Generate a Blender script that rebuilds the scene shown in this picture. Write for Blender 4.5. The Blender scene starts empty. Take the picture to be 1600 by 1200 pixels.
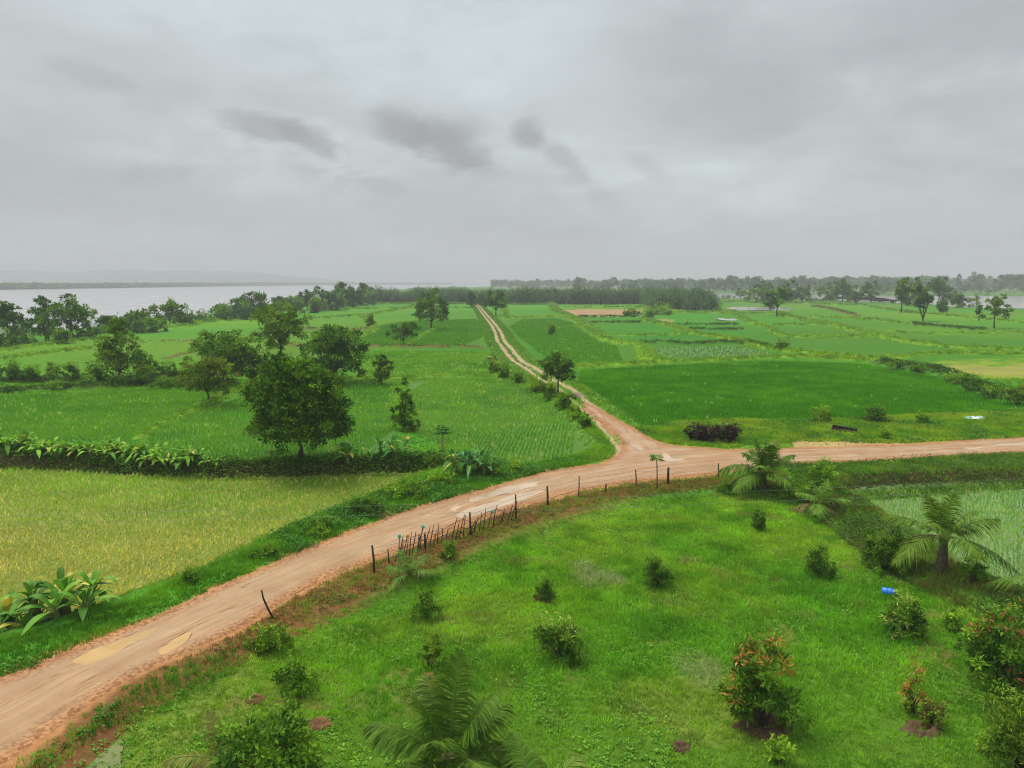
import bpy, math, random
import numpy as np
from mathutils import Vector, Matrix

# ------------------------------------------------------------------ camera, sky, sun, exposure
SC = bpy.context.scene
COL = SC.collection
H = 12.0                       # the photograph is taken from a rooftop about 12 m up
PITCH = math.radians(7.5)
FPX = 1208.0                   # focal length in pixels of the 1600 px wide photograph
cam_d = bpy.data.cameras.new("camera")
cam = bpy.data.objects.new("camera", cam_d)
COL.objects.link(cam)
cam.location = (0, 0, H)
cam.rotation_euler = (math.pi / 2 - PITCH, 0, 0)
cam_d.sensor_width = 36
cam_d.lens = 36 * FPX / 1600
cam_d.clip_start = 0.1
cam_d.clip_end = 20000
SC.camera = cam

SC.render.engine = 'CYCLES'
SC.view_settings.view_transform = 'Standard'
SC.view_settings.look = 'None'
SC.view_settings.gamma = 1
SC.view_settings.exposure = 1.12
SC.cycles.max_bounces = 6
SC.cycles.diffuse_bounces = 3
SC.cycles.glossy_bounces = 2
SC.cycles.transmission_bounces = 4
SC.cycles.volume_bounces = 0
SC.cycles.transparent_max_bounces = 6
SC.cycles.caustics_reflective = False
SC.cycles.caustics_refractive = False
SC.cycles.use_denoising = True
SC.cycles.use_adaptive_sampling = True
SC.cycles.adaptive_threshold = 0.006
SC.cycles.filter_width = 1.15

SUN_EL, SUN_AZ = math.radians(62), math.radians(-55)     # azimuth from +Y towards +X
sun_d = bpy.data.lights.new("sun", 'SUN')
sun_d.energy = 1.5
sun_d.angle = math.radians(30)
sun_d.color = (1.0, 0.965, 0.90)
sun = bpy.data.objects.new("sun", sun_d)
COL.objects.link(sun)
sdir = Vector((math.cos(SUN_EL) * math.sin(SUN_AZ), math.cos(SUN_EL) * math.cos(SUN_AZ), math.sin(SUN_EL)))
sun.rotation_euler = sdir.to_track_quat('Z', 'Y').to_euler()
sun.location = (-20, 20, 60)


class NT:
    """tiny node-graph helper"""
    def __init__(s, tree):
        s.t = tree
        s.n = tree.nodes
        s.l = tree.links

    def add(s, typ, **kw):
        n = s.n.new(typ)
        for k, v in kw.items():
            setattr(n, k, v)
        return n

    def set(s, sock, v):
        if isinstance(v, bpy.types.NodeSocket):
            s.l.new(v, sock)
        elif v is not None:
            sock.default_value = v

    def math(s, op, a, b=None, c=None, clamp=False):
        n = s.add('ShaderNodeMath', operation=op, use_clamp=clamp)
        s.set(n.inputs[0], a)
        if b is not None: s.set(n.inputs[1], b)
        if c is not None: s.set(n.inputs[2], c)
        return n.outputs[0]

    def ramp(s, v, a, b, lo=0.0, hi=1.0):
        n = s.add('ShaderNodeMapRange', interpolation_type='SMOOTHSTEP')
        s.set(n.inputs[0], v); s.set(n.inputs[1], a); s.set(n.inputs[2], b)
        s.set(n.inputs[3], lo); s.set(n.inputs[4], hi)
        return n.outputs[0]

    def mix(s, f, a, b, mode='MIX'):
        n = s.add('ShaderNodeMix', data_type='RGBA', blend_type=mode)
        s.set(n.inputs[0], f)
        for sock, v in ((n.inputs[6], a), (n.inputs[7], b)):
            s.set(sock, (*v, 1) if isinstance(v, tuple) and len(v) == 3 else v)
        return n.outputs[2]

    def noise(s, vec, scale, detail=3.0, rough=0.55, dist=0.0, out=0):
        n = s.add('ShaderNodeTexNoise')
        if vec is not None: s.l.new(vec, n.inputs['Vector'])
        n.inputs['Scale'].default_value = scale
        n.inputs['Detail'].default_value = detail
        n.inputs['Roughness'].default_value = rough
        n.inputs['Distortion'].default_value = dist
        return n.outputs[out]

    def comb(s, x, y, z=0.0):
        n = s.add('ShaderNodeCombineXYZ')
        s.set(n.inputs[0], x); s.set(n.inputs[1], y); s.set(n.inputs[2], z)
        return n.outputs[0]


def pix_dir(px, py):
    cx, cy = (px - 800) / FPX, (600 - py) / FPX
    return (cx, math.cos(PITCH) + cy * math.sin(PITCH), -math.sin(PITCH) + cy * math.cos(PITCH))


def build_world():
    w = bpy.data.worlds.new("World")
    SC.world = w
    w.use_nodes = True
    N = NT(w.node_tree)
    N.n.clear()
    tc = N.add('ShaderNodeTexCoord')
    d = tc.outputs['Generated']
    sp = N.add('ShaderNodeSeparateXYZ'); N.l.new(d, sp.inputs[0])
    x, y, z = sp.outputs
    az = N.math('ARCTAN2', x, y)
    zc = N.math('MAXIMUM', z, 0.0)
    el = N.math('ARCSINE', z)
    # cloud base seen in perspective (flat ceiling of cloud)
    k = N.math('DIVIDE', 1.0, N.math('ADD', zc, 0.16))
    p = N.comb(N.math('MULTIPLY', x, k), N.math('MULTIPLY', y, k), 0.3)
    n1 = N.noise(p, 0.85, 5, 0.52, 0.5)
    n2 = N.noise(p, 2.1, 6, 0.55, 0.4)
    pa = N.comb(N.math('MULTIPLY', az, 1.0), N.math('MULTIPLY', el, 2.2), 0.0)
    n3 = N.noise(pa, 3.2, 6, 0.56, 0.3)
    nn = N.math('ADD', N.math('MULTIPLY', n1, 0.35), N.math('ADD', N.math('MULTIPLY', n2, 0.35), N.math('MULTIPLY', n3, 0.3)))
    t = N.ramp(nn, 0.38, 0.60)
    col = N.mix(t, (0.258, 0.280, 0.288), (0.362, 0.402, 0.413))
    warp = N.noise(pa, 14.0, 7, 0.66, 0.4)
    warp2 = N.noise(pa, 4.0, 4, 0.6, 0.2)

    def blob(px, py, rx, ry, rot, lo, hi):
        v = pix_dir(px, py)
        a0 = math.atan2(v[0], v[1]); e0 = math.asin(v[2] / math.sqrt(sum(q * q for q in v)))
        dx = N.math('SUBTRACT', az, a0); dy = N.math('SUBTRACT', el, e0)
        c, s_ = math.cos(rot), math.sin(rot)
        u = N.math('DIVIDE', N.math('ADD', N.math('MULTIPLY', dx, c), N.math('MULTIPLY', dy, s_)), rx / FPX)
        q = N.math('DIVIDE', N.math('SUBTRACT', N.math('MULTIPLY', dy, c), N.math('MULTIPLY', dx, s_)), ry / FPX)
        r = N.math('SQRT', N.math('ADD', N.math('MULTIPLY', u, u), N.math('MULTIPLY', q, q)))
        r = N.math('ADD', r, N.math('MULTIPLY', N.math('SUBTRACT', warp, 0.5), 2.2))
        r = N.math('ADD', r, N.math('MULTIPLY', N.math('SUBTRACT', warp2, 0.5), 1.6))
        return N.ramp(r, lo, hi, 1.0, 0.0)
    # bright thin places in the cloud
    for (px, py, rx, ry, rot, a) in ((300, 40, 330, 60, 0.1, .5), (470, 270, 330, 55, -0.1, .6), (600, 130, 260, 60, 0.1, .35), (860, 40, 160, 90, 0.5, .5), (930, 210, 90, 70, -.5, .3),
                                     (1120, 290, 130, 60, 0.2, .3)):
        col = N.mix(N.math('MULTIPLY', blob(px, py, rx, ry, rot, 0.1, 1.7), a), col, (0.425, 0.475, 0.487))
    for (px, py, rx, ry, rot, a) in ((60, 190, 280, 150, 0.2, .45), (330, 330, 480, 75, -0.04, .62), (740, 320, 260, 60, -0.35, .42), (1250, 60, 430, 110, 0.05, .42),
                                     (1550, 250, 200, 260, 0.0, .42), (1050, 370, 380, 50, 0.0, .2)):
        col = N.mix(N.math('MULTIPLY', blob(px, py, rx, ry, rot, 0.1, 1.7), a), col, (0.232, 0.243, 0.253))
    for (px, py, rx, ry, rot, a) in ((405, 196, 52, 18, -0.12, .65), (492, 220, 44, 17, -0.5, .66), (632, 200, 56, 27, -0.35, .78), (712, 232, 66, 31, -0.5, .85), (828, 212, 28, 28, -0.6, .74), (600, 290, 60, 16, -.2, .3), (240, 270, 70, 16, .1, .3), (150, 120, 60, 14, -.2, .25), (1010, 260, 40, 14, -.5, .25), (1180, 210, 70, 12, .1, .18),
                                     (875, 245, 55, 18, -0.7, .45), (700, 205, 60, 22, 0.2, .5), (930, 300, 60, 20, -.6, .25)):
        col = N.mix(N.math('MULTIPLY', blob(px, py, rx, ry, rot, 0.3, 1.35), a), col, (0.188, 0.190, 0.195))
    # lavender-grey veil low over the horizon
    low = N.ramp(el, -0.02, 0.14, 1.0, 0.0)
    col = N.mix(N.math('MULTIPLY', low, 0.7), col, (0.312, 0.320, 0.340))
    # a brighter zenith, as every overcast sky has
    zen = N.ramp(el, 0.36, 1.2, 0.84, 1.3)
    sky = N.add('ShaderNodeTexSky', sky_type='NISHITA', sun_disc=False)
    sky.sun_elevation = SUN_EL
    sky.sun_rotation = SUN_AZ
    sky.air_density = 1.5
    sky.dust_density = 4.0
    b1 = N.add('ShaderNodeBackground'); N.l.new(sky.outputs[0], b1.inputs[0]); b1.inputs[1].default_value = 0.05
    b2 = N.add('ShaderNodeBackground'); N.l.new(col, b2.inputs[0]); N.l.new(zen, b2.inputs[1])
    mx = N.add('ShaderNodeMixShader'); mx.inputs[0].default_value = 0.97
    N.l.new(b1.outputs[0], mx.inputs[1]); N.l.new(b2.outputs[0], mx.inputs[2])
    out = N.add('ShaderNodeOutputWorld'); N.l.new(mx.outputs[0], out.inputs[0])


build_world()

# ------------------------------------------------------------------ helpers: projection, noise, outlines
SP, CP = math.sin(PITCH), math.cos(PITCH)


def at(px, py, z=0.0):
    """point of the level z that the photograph shows at a pixel"""
    dx, dy, dz = pix_dir(px, py)
    t = (z - H) / dz
    return (dx * t, dy * t, z)


def ats(pts, z=0.0):
    return np.array([at(px, py, z)[:2] for px, py in pts])


def px_of(P):
    d = np.asarray(P, float) - np.array([0, 0, H])
    fw = d[..., 1] * CP - d[..., 2] * SP
    up = d[..., 1] * SP + d[..., 2] * CP
    fw = np.where(fw < 0.1, 0.1, fw)
    return 800 + FPX * d[..., 0] / fw, 600 - FPX * up / fw, fw


def in_view(P, m=110):
    x, y, f = px_of(P)
    return (f > 0.5) & (x > -m) & (x < 1600 + m) & (y < 1200 + m) & (y > -m)


def mpp(px, py, z=0.0):
    """metres covered by one photograph pixel at that ground point"""
    x, y, _ = at(px, py, z)
    return (y * CP + (H - z) * SP) / FPX


_tab = np.random.default_rng(7).random((256, 256))


def vnoise(X, Y):
    xi, yi = np.floor(X).astype(np.int64), np.floor(Y).astype(np.int64)
    fx, fy = X - xi, Y - yi
    fx, fy = fx * fx * (3 - 2 * fx), fy * fy * (3 - 2 * fy)
    a = _tab[xi & 255, yi & 255]; b = _tab[(xi + 1) & 255, yi & 255]
    c = _tab[xi & 255, (yi + 1) & 255]; d = _tab[(xi + 1) & 255, (yi + 1) & 255]
    return (a * (1 - fx) + b * fx) * (1 - fy) + (c * (1 - fx) + d * fx) * fy


def fbm(X, Y, s=1.0, o=4, seed=0.0):
    v, a, t = 0, 0.5, 0
    for i in range(o):
        f = (2 ** i) * s
        v = v + a * vnoise(X * f + 17.3 * i + seed, Y * f + 9.1 * i - seed * 1.7)
        t += a
        a *= 0.5
    return v / t


def sstep(x, a, b):
    t = np.clip((x - a) / (b - a), 0, 1)
    return t * t * (3 - 2 * t)


def seg_dist(X, Y, A, B):
    d = B - A
    L2 = (d ** 2).sum() + 1e-9
    t = np.clip(((X - A[0]) * d[0] + (Y - A[1]) * d[1]) / L2, 0, 1)
    ex, ey = X - A[0] - t * d[0], Y - A[1] - t * d[1]
    return np.sqrt(ex * ex + ey * ey), t * math.sqrt(L2), (ex * d[1] - ey * d[0])


def line_dist(X, Y, pts, cut=None):
    """distance to a polyline, length along it, signed side"""
    D = np.full(X.shape, 1e9); A = np.zeros(X.shape); S = np.zeros(X.shape)
    if cut is not None:
        lo, hi = pts.min(0) - cut, pts.max(0) + cut
        m = (X > lo[0]) & (X < hi[0]) & (Y > lo[1]) & (Y < hi[1])
        if m.any():
            d, a, s = line_dist(X[m], Y[m], pts)
            D[m] = d; A[m] = a; S[m] = s
        return D, A, S
    acc = 0
    for i in range(len(pts) - 1):
        d, a, s = seg_dist(X, Y, pts[i], pts[i + 1])
        k = d < D
        D = np.where(k, d, D); A = np.where(k, a + acc, A); S = np.where(k, np.sign(s), S)
        acc += math.hypot(*(pts[i + 1] - pts[i]))
    return D, A, S


def poly_sdf(X, Y, poly, cut=40.0):
    """signed distance, negative inside; only exact within cut of the outline's box"""
    R = np.full(X.shape, 1e9)
    lo, hi = poly.min(0) - cut, poly.max(0) + cut
    m = (X > lo[0]) & (X < hi[0]) & (Y > lo[1]) & (Y < hi[1])
    if not m.any(): return R
    x, y = X[m], Y[m]
    D = np.full(x.shape, 1e9); ins = np.zeros(x.shape, bool)
    n = len(poly)
    for i in range(n):
        A, B = poly[i], poly[(i + 1) % n]
        d, _, _ = seg_dist(x, y, A, B)
        D = np.minimum(D, d)
        if A[1] != B[1]:
            c = ((A[1] > y) != (B[1] > y)) & (x < (B[0] - A[0]) * (y - A[1]) / (B[1] - A[1]) + A[0])
            ins ^= c
    R[m] = np.where(ins, -D, D)
    return R


def smooth_line(pts, n=6, closed=False):
    """Catmull-Rom through the traced points"""
    P = np.asarray(pts, float)
    m = len(P)
    out = []
    for i in range(m if closed else m - 1):
        if closed:
            p0, p1, p2, p3 = P[(i - 1) % m], P[i], P[(i + 1) % m], P[(i + 2) % m]
        else:
            p0, p1, p2, p3 = P[max(i - 1, 0)], P[i], P[i + 1], P[min(i + 2, m - 1)]
        for j in range(n):
            t = j / n
            out.append(0.5 * ((2 * p1) + (-p0 + p2) * t + (2 * p0 - 5 * p1 + 4 * p2 - p3) * t * t + (-p0 + 3 * p1 - 3 * p2 + p3) * t ** 3))
    if not closed: out.append(P[-1])
    return np.array(out)


# ------------------------------------------------------------------ helpers: meshes and objects
class MB:
    """collects vertices, faces and a colour per vertex; becomes one mesh"""
    def __init__(s):
        s.v, s.c, s.f, s.n = [], [], [], 0

    def add(s, V, F, C=(1, 1, 1)):
        V = np.asarray(V, np.float32).reshape(-1, 3)
        C = np.asarray(C, np.float32)
        if C.ndim == 1: C = np.tile(C, (len(V), 1))
        s.v.append(V); s.c.append(C)
        F = np.asarray(F, np.int64)
        s.f.append(F + s.n)
        s.n += len(V)

    def tube(s, P, R, C=(1, 1, 1), k=8, cap=True):
        P = [Vector(p) for p in P]
        if not hasattr(R, '__len__'): R = [R] * len(P)
        V = []
        prev = None
        for i, p in enumerate(P):
            t = (P[min(i + 1, len(P) - 1)] - P[max(i - 1, 0)]).normalized()
            u = prev if prev is not None else (Vector((1, 0, 0)) if abs(t.x) < 0.8 else Vector((0, 1, 0)))
            u = (u - t * u.dot(t)).normalized()
            prev = u
            w = t.cross(u)
            for j in range(k):
                a = 2 * math.pi * j / k
                V.append(p + (u * math.cos(a) + w * math.sin(a)) * R[i])
        F = [(i * k + j, i * k + (j + 1) % k, (i + 1) * k + (j + 1) % k, (i + 1) * k + j) for i in range(len(P) - 1) for j in range(k)]
        if cap:
            V += [P[0], P[-1]]
            a, b = len(V) - 2, len(V) - 1
            F += [(a, (j + 1) % k, j, j) for j in range(k)]
            m = (len(P) - 1) * k
            F += [(b, m + j, m + (j + 1) % k, m + (j + 1) % k) for j in range(k)]
        s.add([tuple(v) for v in V], F, C)

    def build(s, name, mat, parent=None, smooth=False):
        me = bpy.data.meshes.new(name)
        V = np.concatenate(s.v); C = np.concatenate(s.c)
        idx, start, tot = [], [], 0
        for F in s.f:
            if F.shape[1] == 4:
                deg = F[:, 2] == F[:, 3]
                for G, k in ((F[~deg], 4), (F[deg][:, :3], 3)):
                    if len(G):
                        idx.append(G.ravel()); start.append(tot + np.arange(len(G)) * k); tot += len(G) * k
            else:
                k = F.shape[1]
                idx.append(F.ravel()); start.append(tot + np.arange(len(F)) * k); tot += len(F) * k
        idx = np.concatenate(idx).astype(np.int32); start = np.concatenate(start).astype(np.int32)
        me.vertices.add(len(V)); me.vertices.foreach_set('co', V.ravel())
        me.loops.add(len(idx)); me.loops.foreach_set('vertex_index', idx)
        me.polygons.add(len(start)); me.polygons.foreach_set('loop_start', start)
        me.update(calc_edges=True)
        me.polygons.foreach_set('use_smooth', np.full(len(start), smooth, dtype=bool))
        at_ = me.color_attributes.new('Col', 'FLOAT_COLOR', 'POINT')
        at_.data.foreach_set('color', np.concatenate([C, np.ones((len(C), 1), np.float32)], 1).astype(np.float32).ravel())
        me.materials.append(mat)
        o = bpy.data.objects.new(name, me)
        COL.objects.link(o)
        if parent is not None: o.parent = parent
        return o


def fattr(o, name, arr):
    a = o.data.attributes.new(name, 'FLOAT', 'POINT')
    a.data.foreach_set('value', np.asarray(arr, np.float32))


def tag(o, label=None, cat=None, group=None, kind=None):
    if label: o['label'] = label
    if cat: o['category'] = cat
    if group: o['group'] = group
    if kind: o['kind'] = kind
    return o


def thing(name, loc, label, cat, group=None, rz=0.0):
    o = bpy.data.objects.new(name, None)
    o.empty_display_size = 0.3
    COL.objects.link(o)
    o.location = loc
    o.rotation_euler.z = rz
    return tag(o, label, cat, group)


def copy_tree(o, parent=None):
    c = o.copy()
    COL.objects.link(c)
    if parent is not None: c.parent = parent
    for ch in o.children: copy_tree(ch, c)
    return c


def nrm(v):
    return v / (np.linalg.norm(v, axis=-1, keepdims=True) + 1e-9)


def leaf_cards(mb, P, D, Nn, L, W, C):
    """diamond leaves: base P, direction D, face normal Nn"""
    n = len(P)
    D = nrm(D); S = nrm(np.cross(D, Nn))
    U = np.cross(S, D)
    L = np.broadcast_to(L, (n,))[:, None]; W = np.broadcast_to(W, (n,))[:, None]
    V = np.stack([P, P + D * L * 0.45 + S * W * 0.5 + U * W * 0.18, P + D * L - U * L * 0.12, P + D * L * 0.45 - S * W * 0.5 + U * W * 0.18], 1)
    F = np.arange(n)[:, None] * 4 + np.array([0, 1, 2, 3])
    mb.add(V.reshape(-1, 3), F, np.repeat(C, 4, 0))


def strips(mb, B, D, L, W, droop, C, n=4, fold=0.0, prof=0.6, up=None, tip=1.0):
    """bent tapering blades (grass, banana leaves, palm leaflets)"""
    N_ = len(B)
    D = nrm(D)
    L = np.broadcast_to(L, (N_,)).astype(float); W = np.broadcast_to(W, (N_,)).astype(float); droop = np.broadcast_to(droop, (N_,)).astype(float)
    upv = np.broadcast_to(np.array([0, 0, 1.0]) if up is None else up, D.shape)
    S = nrm(np.cross(D, upv) + 1e-4)
    t = np.linspace(0, 1, n + 1)
    w = np.sin(np.pi * np.clip(t, 0, 1) ** prof) ** 0.8
    w = np.maximum(w, 0.10 * (1 - t)); w[-1] = 0.0 if n < 3 else 0.02
    if n == 1: w = np.array([1.0, 0.0])
    if n == 2: w = np.array([0.6, 1.0, 0.04])
    ctr = B[:, None] + D[:, None] * (L[:, None] * t)[..., None]
    ctr[..., 2] -= (droop * L)[:, None] * t ** 2
    hw = (W[:, None] * 0.5 * w)[..., None]
    cols = np.repeat(C[:, None], n + 1, 1) * (1 + (tip - 1) * t)[None, :, None]
    if fold:
        lf = ctr + S[:, None] * hw; rt = ctr - S[:, None] * hw
        lf[..., 2] += fold * hw[..., 0]; rt[..., 2] += fold * hw[..., 0]
        V = np.stack([lf, ctr, rt], 2)
        k = 3
        cc = np.stack([cols, cols * 1.18, cols], 2)
    else:
        V = np.stack([ctr + S[:, None] * hw, ctr - S[:, None] * hw], 2)
        k = 2
        cc = np.stack([cols, cols], 2)
    base = (np.arange(N_) * (n + 1) * k)[:, None, None, None]
    row = (np.arange(n) * k)[None, :, None, None]
    q = np.stack([np.array([j, j + 1, k + j + 1, k + j]) for j in range(k - 1)])[None, None]
    F = (base + row + q).reshape(-1, 4)
    mb.add(V.reshape(-1, 3), F, cc.reshape(-1, 3))


def tufts(mb, P, h, w, C, nb, rng, lean=0.45, spread=0.06, cvar=0.18):
    """grass tufts: nb one-triangle blades leaning out of each point"""
    n = len(P)
    P = np.repeat(P, nb, 0).astype(float)
    h = np.repeat(np.broadcast_to(h, (n,)), nb) * rng.uniform(0.55, 1.15, n * nb)
    w = np.repeat(np.broadcast_to(w, (n,)), nb) * rng.uniform(0.7, 1.3, n * nb)
    sp = np.repeat(np.broadcast_to(spread, (n,)), nb)
    a = rng.uniform(0, 2 * math.pi, n * nb)
    r = rng.uniform(0, 1, n * nb)
    P[:, 0] += np.cos(a) * sp * r; P[:, 1] += np.sin(a) * sp * r
    P[:, 2] -= 0.02
    ln = lean * rng.uniform(0.1, 1.0, n * nb)
    b = a + rng.normal(0, 0.6, n * nb)
    tip = P + np.stack([np.cos(b) * ln * h, np.sin(b) * ln * h, h * (1 - 0.3 * ln)], 1)
    c = rng.uniform(0, 2 * math.pi, n * nb)
    S = np.stack([np.cos(c), np.sin(c), np.zeros(n * nb)], 1) * (w * 0.5)[:, None]
    V = np.stack([P - S, P + S, tip], 1)
    F = np.arange(n * nb)[:, None] * 3 + np.array([0, 1, 2])
    cc = np.repeat(C, nb, 0) * rng.uniform(1 - cvar, 1 + cvar, (n * nb, 1))
    mb.add(V.reshape(-1, 3), F, np.repeat(cc, 3, 0))


# ------------------------------------------------------------------ materials
def mat_leaf(name, rough=0.55, trans=0.3, spec=0.3, nscale=0.8, namt=0.3, tint=(1.15, 1.05, 0.55)):
    m = bpy.data.materials.new(name); m.use_nodes = True
    N = NT(m.node_tree); N.n.clear()
    a = N.add('ShaderNodeAttribute', attribute_name='Col')
    g = N.add('ShaderNodeNewGeometry')
    n = N.noise(g.outputs['Position'], nscale, 3)
    k = N.ramp(n, 0.3, 0.7, 1 - namt, 1 + namt)
    vm = N.add('ShaderNodeVectorMath', operation='SCALE'); N.l.new(a.outputs['Color'], vm.inputs[0]); N.l.new(k, vm.inputs['Scale'])
    c = vm.outputs[0]
    p = N.add('ShaderNodeBsdfPrincipled'); N.l.new(c, p.inputs['Base Color'])
    p.inputs['Roughness'].default_value = rough
    p.inputs['Specular IOR Level'].default_value = spec
    tcol = N.mix(1.0, c, tint, 'MULTIPLY')
    tr = N.add('ShaderNodeBsdfTranslucent'); N.l.new(tcol, tr.inputs[0])
    mx = N.add('ShaderNodeMixShader'); mx.inputs[0].default_value = trans
    N.l.new(p.outputs[0], mx.inputs[1]); N.l.new(tr.outputs[0], mx.inputs[2])
    o = N.add('ShaderNodeOutputMaterial'); N.l.new(mx.outputs[0], o.inputs[0])
    return m


def mat_rough(name, rough=0.85, nscale=6.0, namt=0.35, bump=0.3, spec=0.2, bscale=None, metal=0.0):
    m = bpy.data.materials.new(name); m.use_nodes = True
    N = NT(m.node_tree); N.n.clear()
    a = N.add('ShaderNodeAttribute', attribute_name='Col')
    tc = N.add('ShaderNodeTexCoord')
    n = N.noise(tc.outputs['Object'], nscale, 5, 0.6)
    k = N.ramp(n, 0.25, 0.75, 1 - namt, 1 + namt)
    vm = N.add('ShaderNodeVectorMath', operation='SCALE'); N.l.new(a.outputs['Color'], vm.inputs[0]); N.l.new(k, vm.inputs['Scale'])
    p = N.add('ShaderNodeBsdfPrincipled'); N.l.new(vm.outputs[0], p.inputs['Base Color'])
    p.inputs['Roughness'].default_value = rough
    p.inputs['Specular IOR Level'].default_value = spec
    p.inputs['Metallic'].default_value = metal
    if bump:
        b = N.add('ShaderNodeBump'); b.inputs['Strength'].default_value = bump
        N.l.new(N.noise(tc.outputs['Object'], bscale or nscale * 3, 4), b.inputs['Height']); N.l.new(b.outputs[0], p.inputs['Normal'])
    o = N.add('ShaderNodeOutputMaterial'); N.l.new(p.outputs[0], o.inputs[0])
    return m


def mat_water(name, col, rough=0.12, bump=0.05, scale=0.6, spec=0.5):
    m = bpy.data.materials.new(name); m.use_nodes = True
    N = NT(m.node_tree); N.n.clear()
    g = N.add('ShaderNodeNewGeometry')
    n = N.noise(g.outputs['Position'], scale * 0.3, 3)
    c = N.mix(N.ramp(n, 0.3, 0.7), tuple(v * 0.85 for v in col), tuple(v * 1.12 for v in col))
    p = N.add('ShaderNodeBsdfPrincipled'); N.l.new(c, p.inputs['Base Color'])
    p.inputs['Roughness'].default_value = rough
    p.inputs['Specular IOR Level'].default_value = spec
    p.inputs['IOR'].default_value = 1.33
    b = N.add('ShaderNodeBump'); b.inputs['Strength'].default_value = bump
    N.l.new(N.noise(g.outputs['Position'], scale, 4), b.inputs['Height']); N.l.new(b.outputs[0], p.inputs['Normal'])
    o = N.add('ShaderNodeOutputMaterial'); N.l.new(p.outputs[0], o.inputs[0])
    return m


def mat_ground():
    m = bpy.data.materials.new('ground'); m.use_nodes = True
    N = NT(m.node_tree); N.n.clear()
    a = N.add('ShaderNodeAttribute', attribute_name='Col')
    wet = N.add('ShaderNodeAttribute', attribute_name='wet')
    far = N.add('ShaderNodeAttribute', attribute_name='crop')
    g = N.add('ShaderNodeNewGeometry'); pos = g.outputs['Position']
    n1 = N.noise(pos, 3.0, 5, 0.65)
    n2 = N.noise(pos, 0.22, 3, 0.5)
    k = N.math('MULTIPLY', N.ramp(n1, 0.25, 0.75, 0.72, 1.28), N.ramp(n2, 0.3, 0.7, 0.88, 1.12))
    # standing crop seen from afar: fine light and dark of the leaf tips
    mp = N.add('ShaderNodeMapping'); N.l.new(pos, mp.inputs[0]); mp.inputs['Scale'].default_value = (1.0, 0.35, 1.0)
    n3 = N.noise(mp.outputs[0], 1.6, 5, 0.75)
    k2 = N.ramp(n3, 0.3, 0.72, 0.8, 1.25)
    kk = N.mix(far.outputs['Fac'], k, k2)
    c = N.mix(1.0, a.outputs['Color'], kk, 'MULTIPLY')
    p = N.add('ShaderNodeBsdfPrincipled'); N.l.new(c, p.inputs['Base Color'])
    N.l.new(N.ramp(wet.outputs['Fac'], 0, 1, 0.9, 0.16), p.inputs['Roughness'])
    N.l.new(N.ramp(wet.outputs['Fac'], 0, 1, 0.1, 0.5), p.inputs['Specular IOR Level'])
    b = N.add('ShaderNodeBump'); b.inputs['Strength'].default_value = 0.5; b.inputs['Distance'].default_value = 0.12
    hh = N.math('MULTIPLY', n1, N.ramp(wet.outputs['Fac'], 0, 0.8, 1.0, 0.04))
    N.l.new(hh, b.inputs['Height']); N.l.new(b.outputs[0], p.inputs['Normal'])
    o = N.add('ShaderNodeOutputMaterial'); N.l.new(p.outputs[0], o.inputs[0])
    return m


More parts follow.
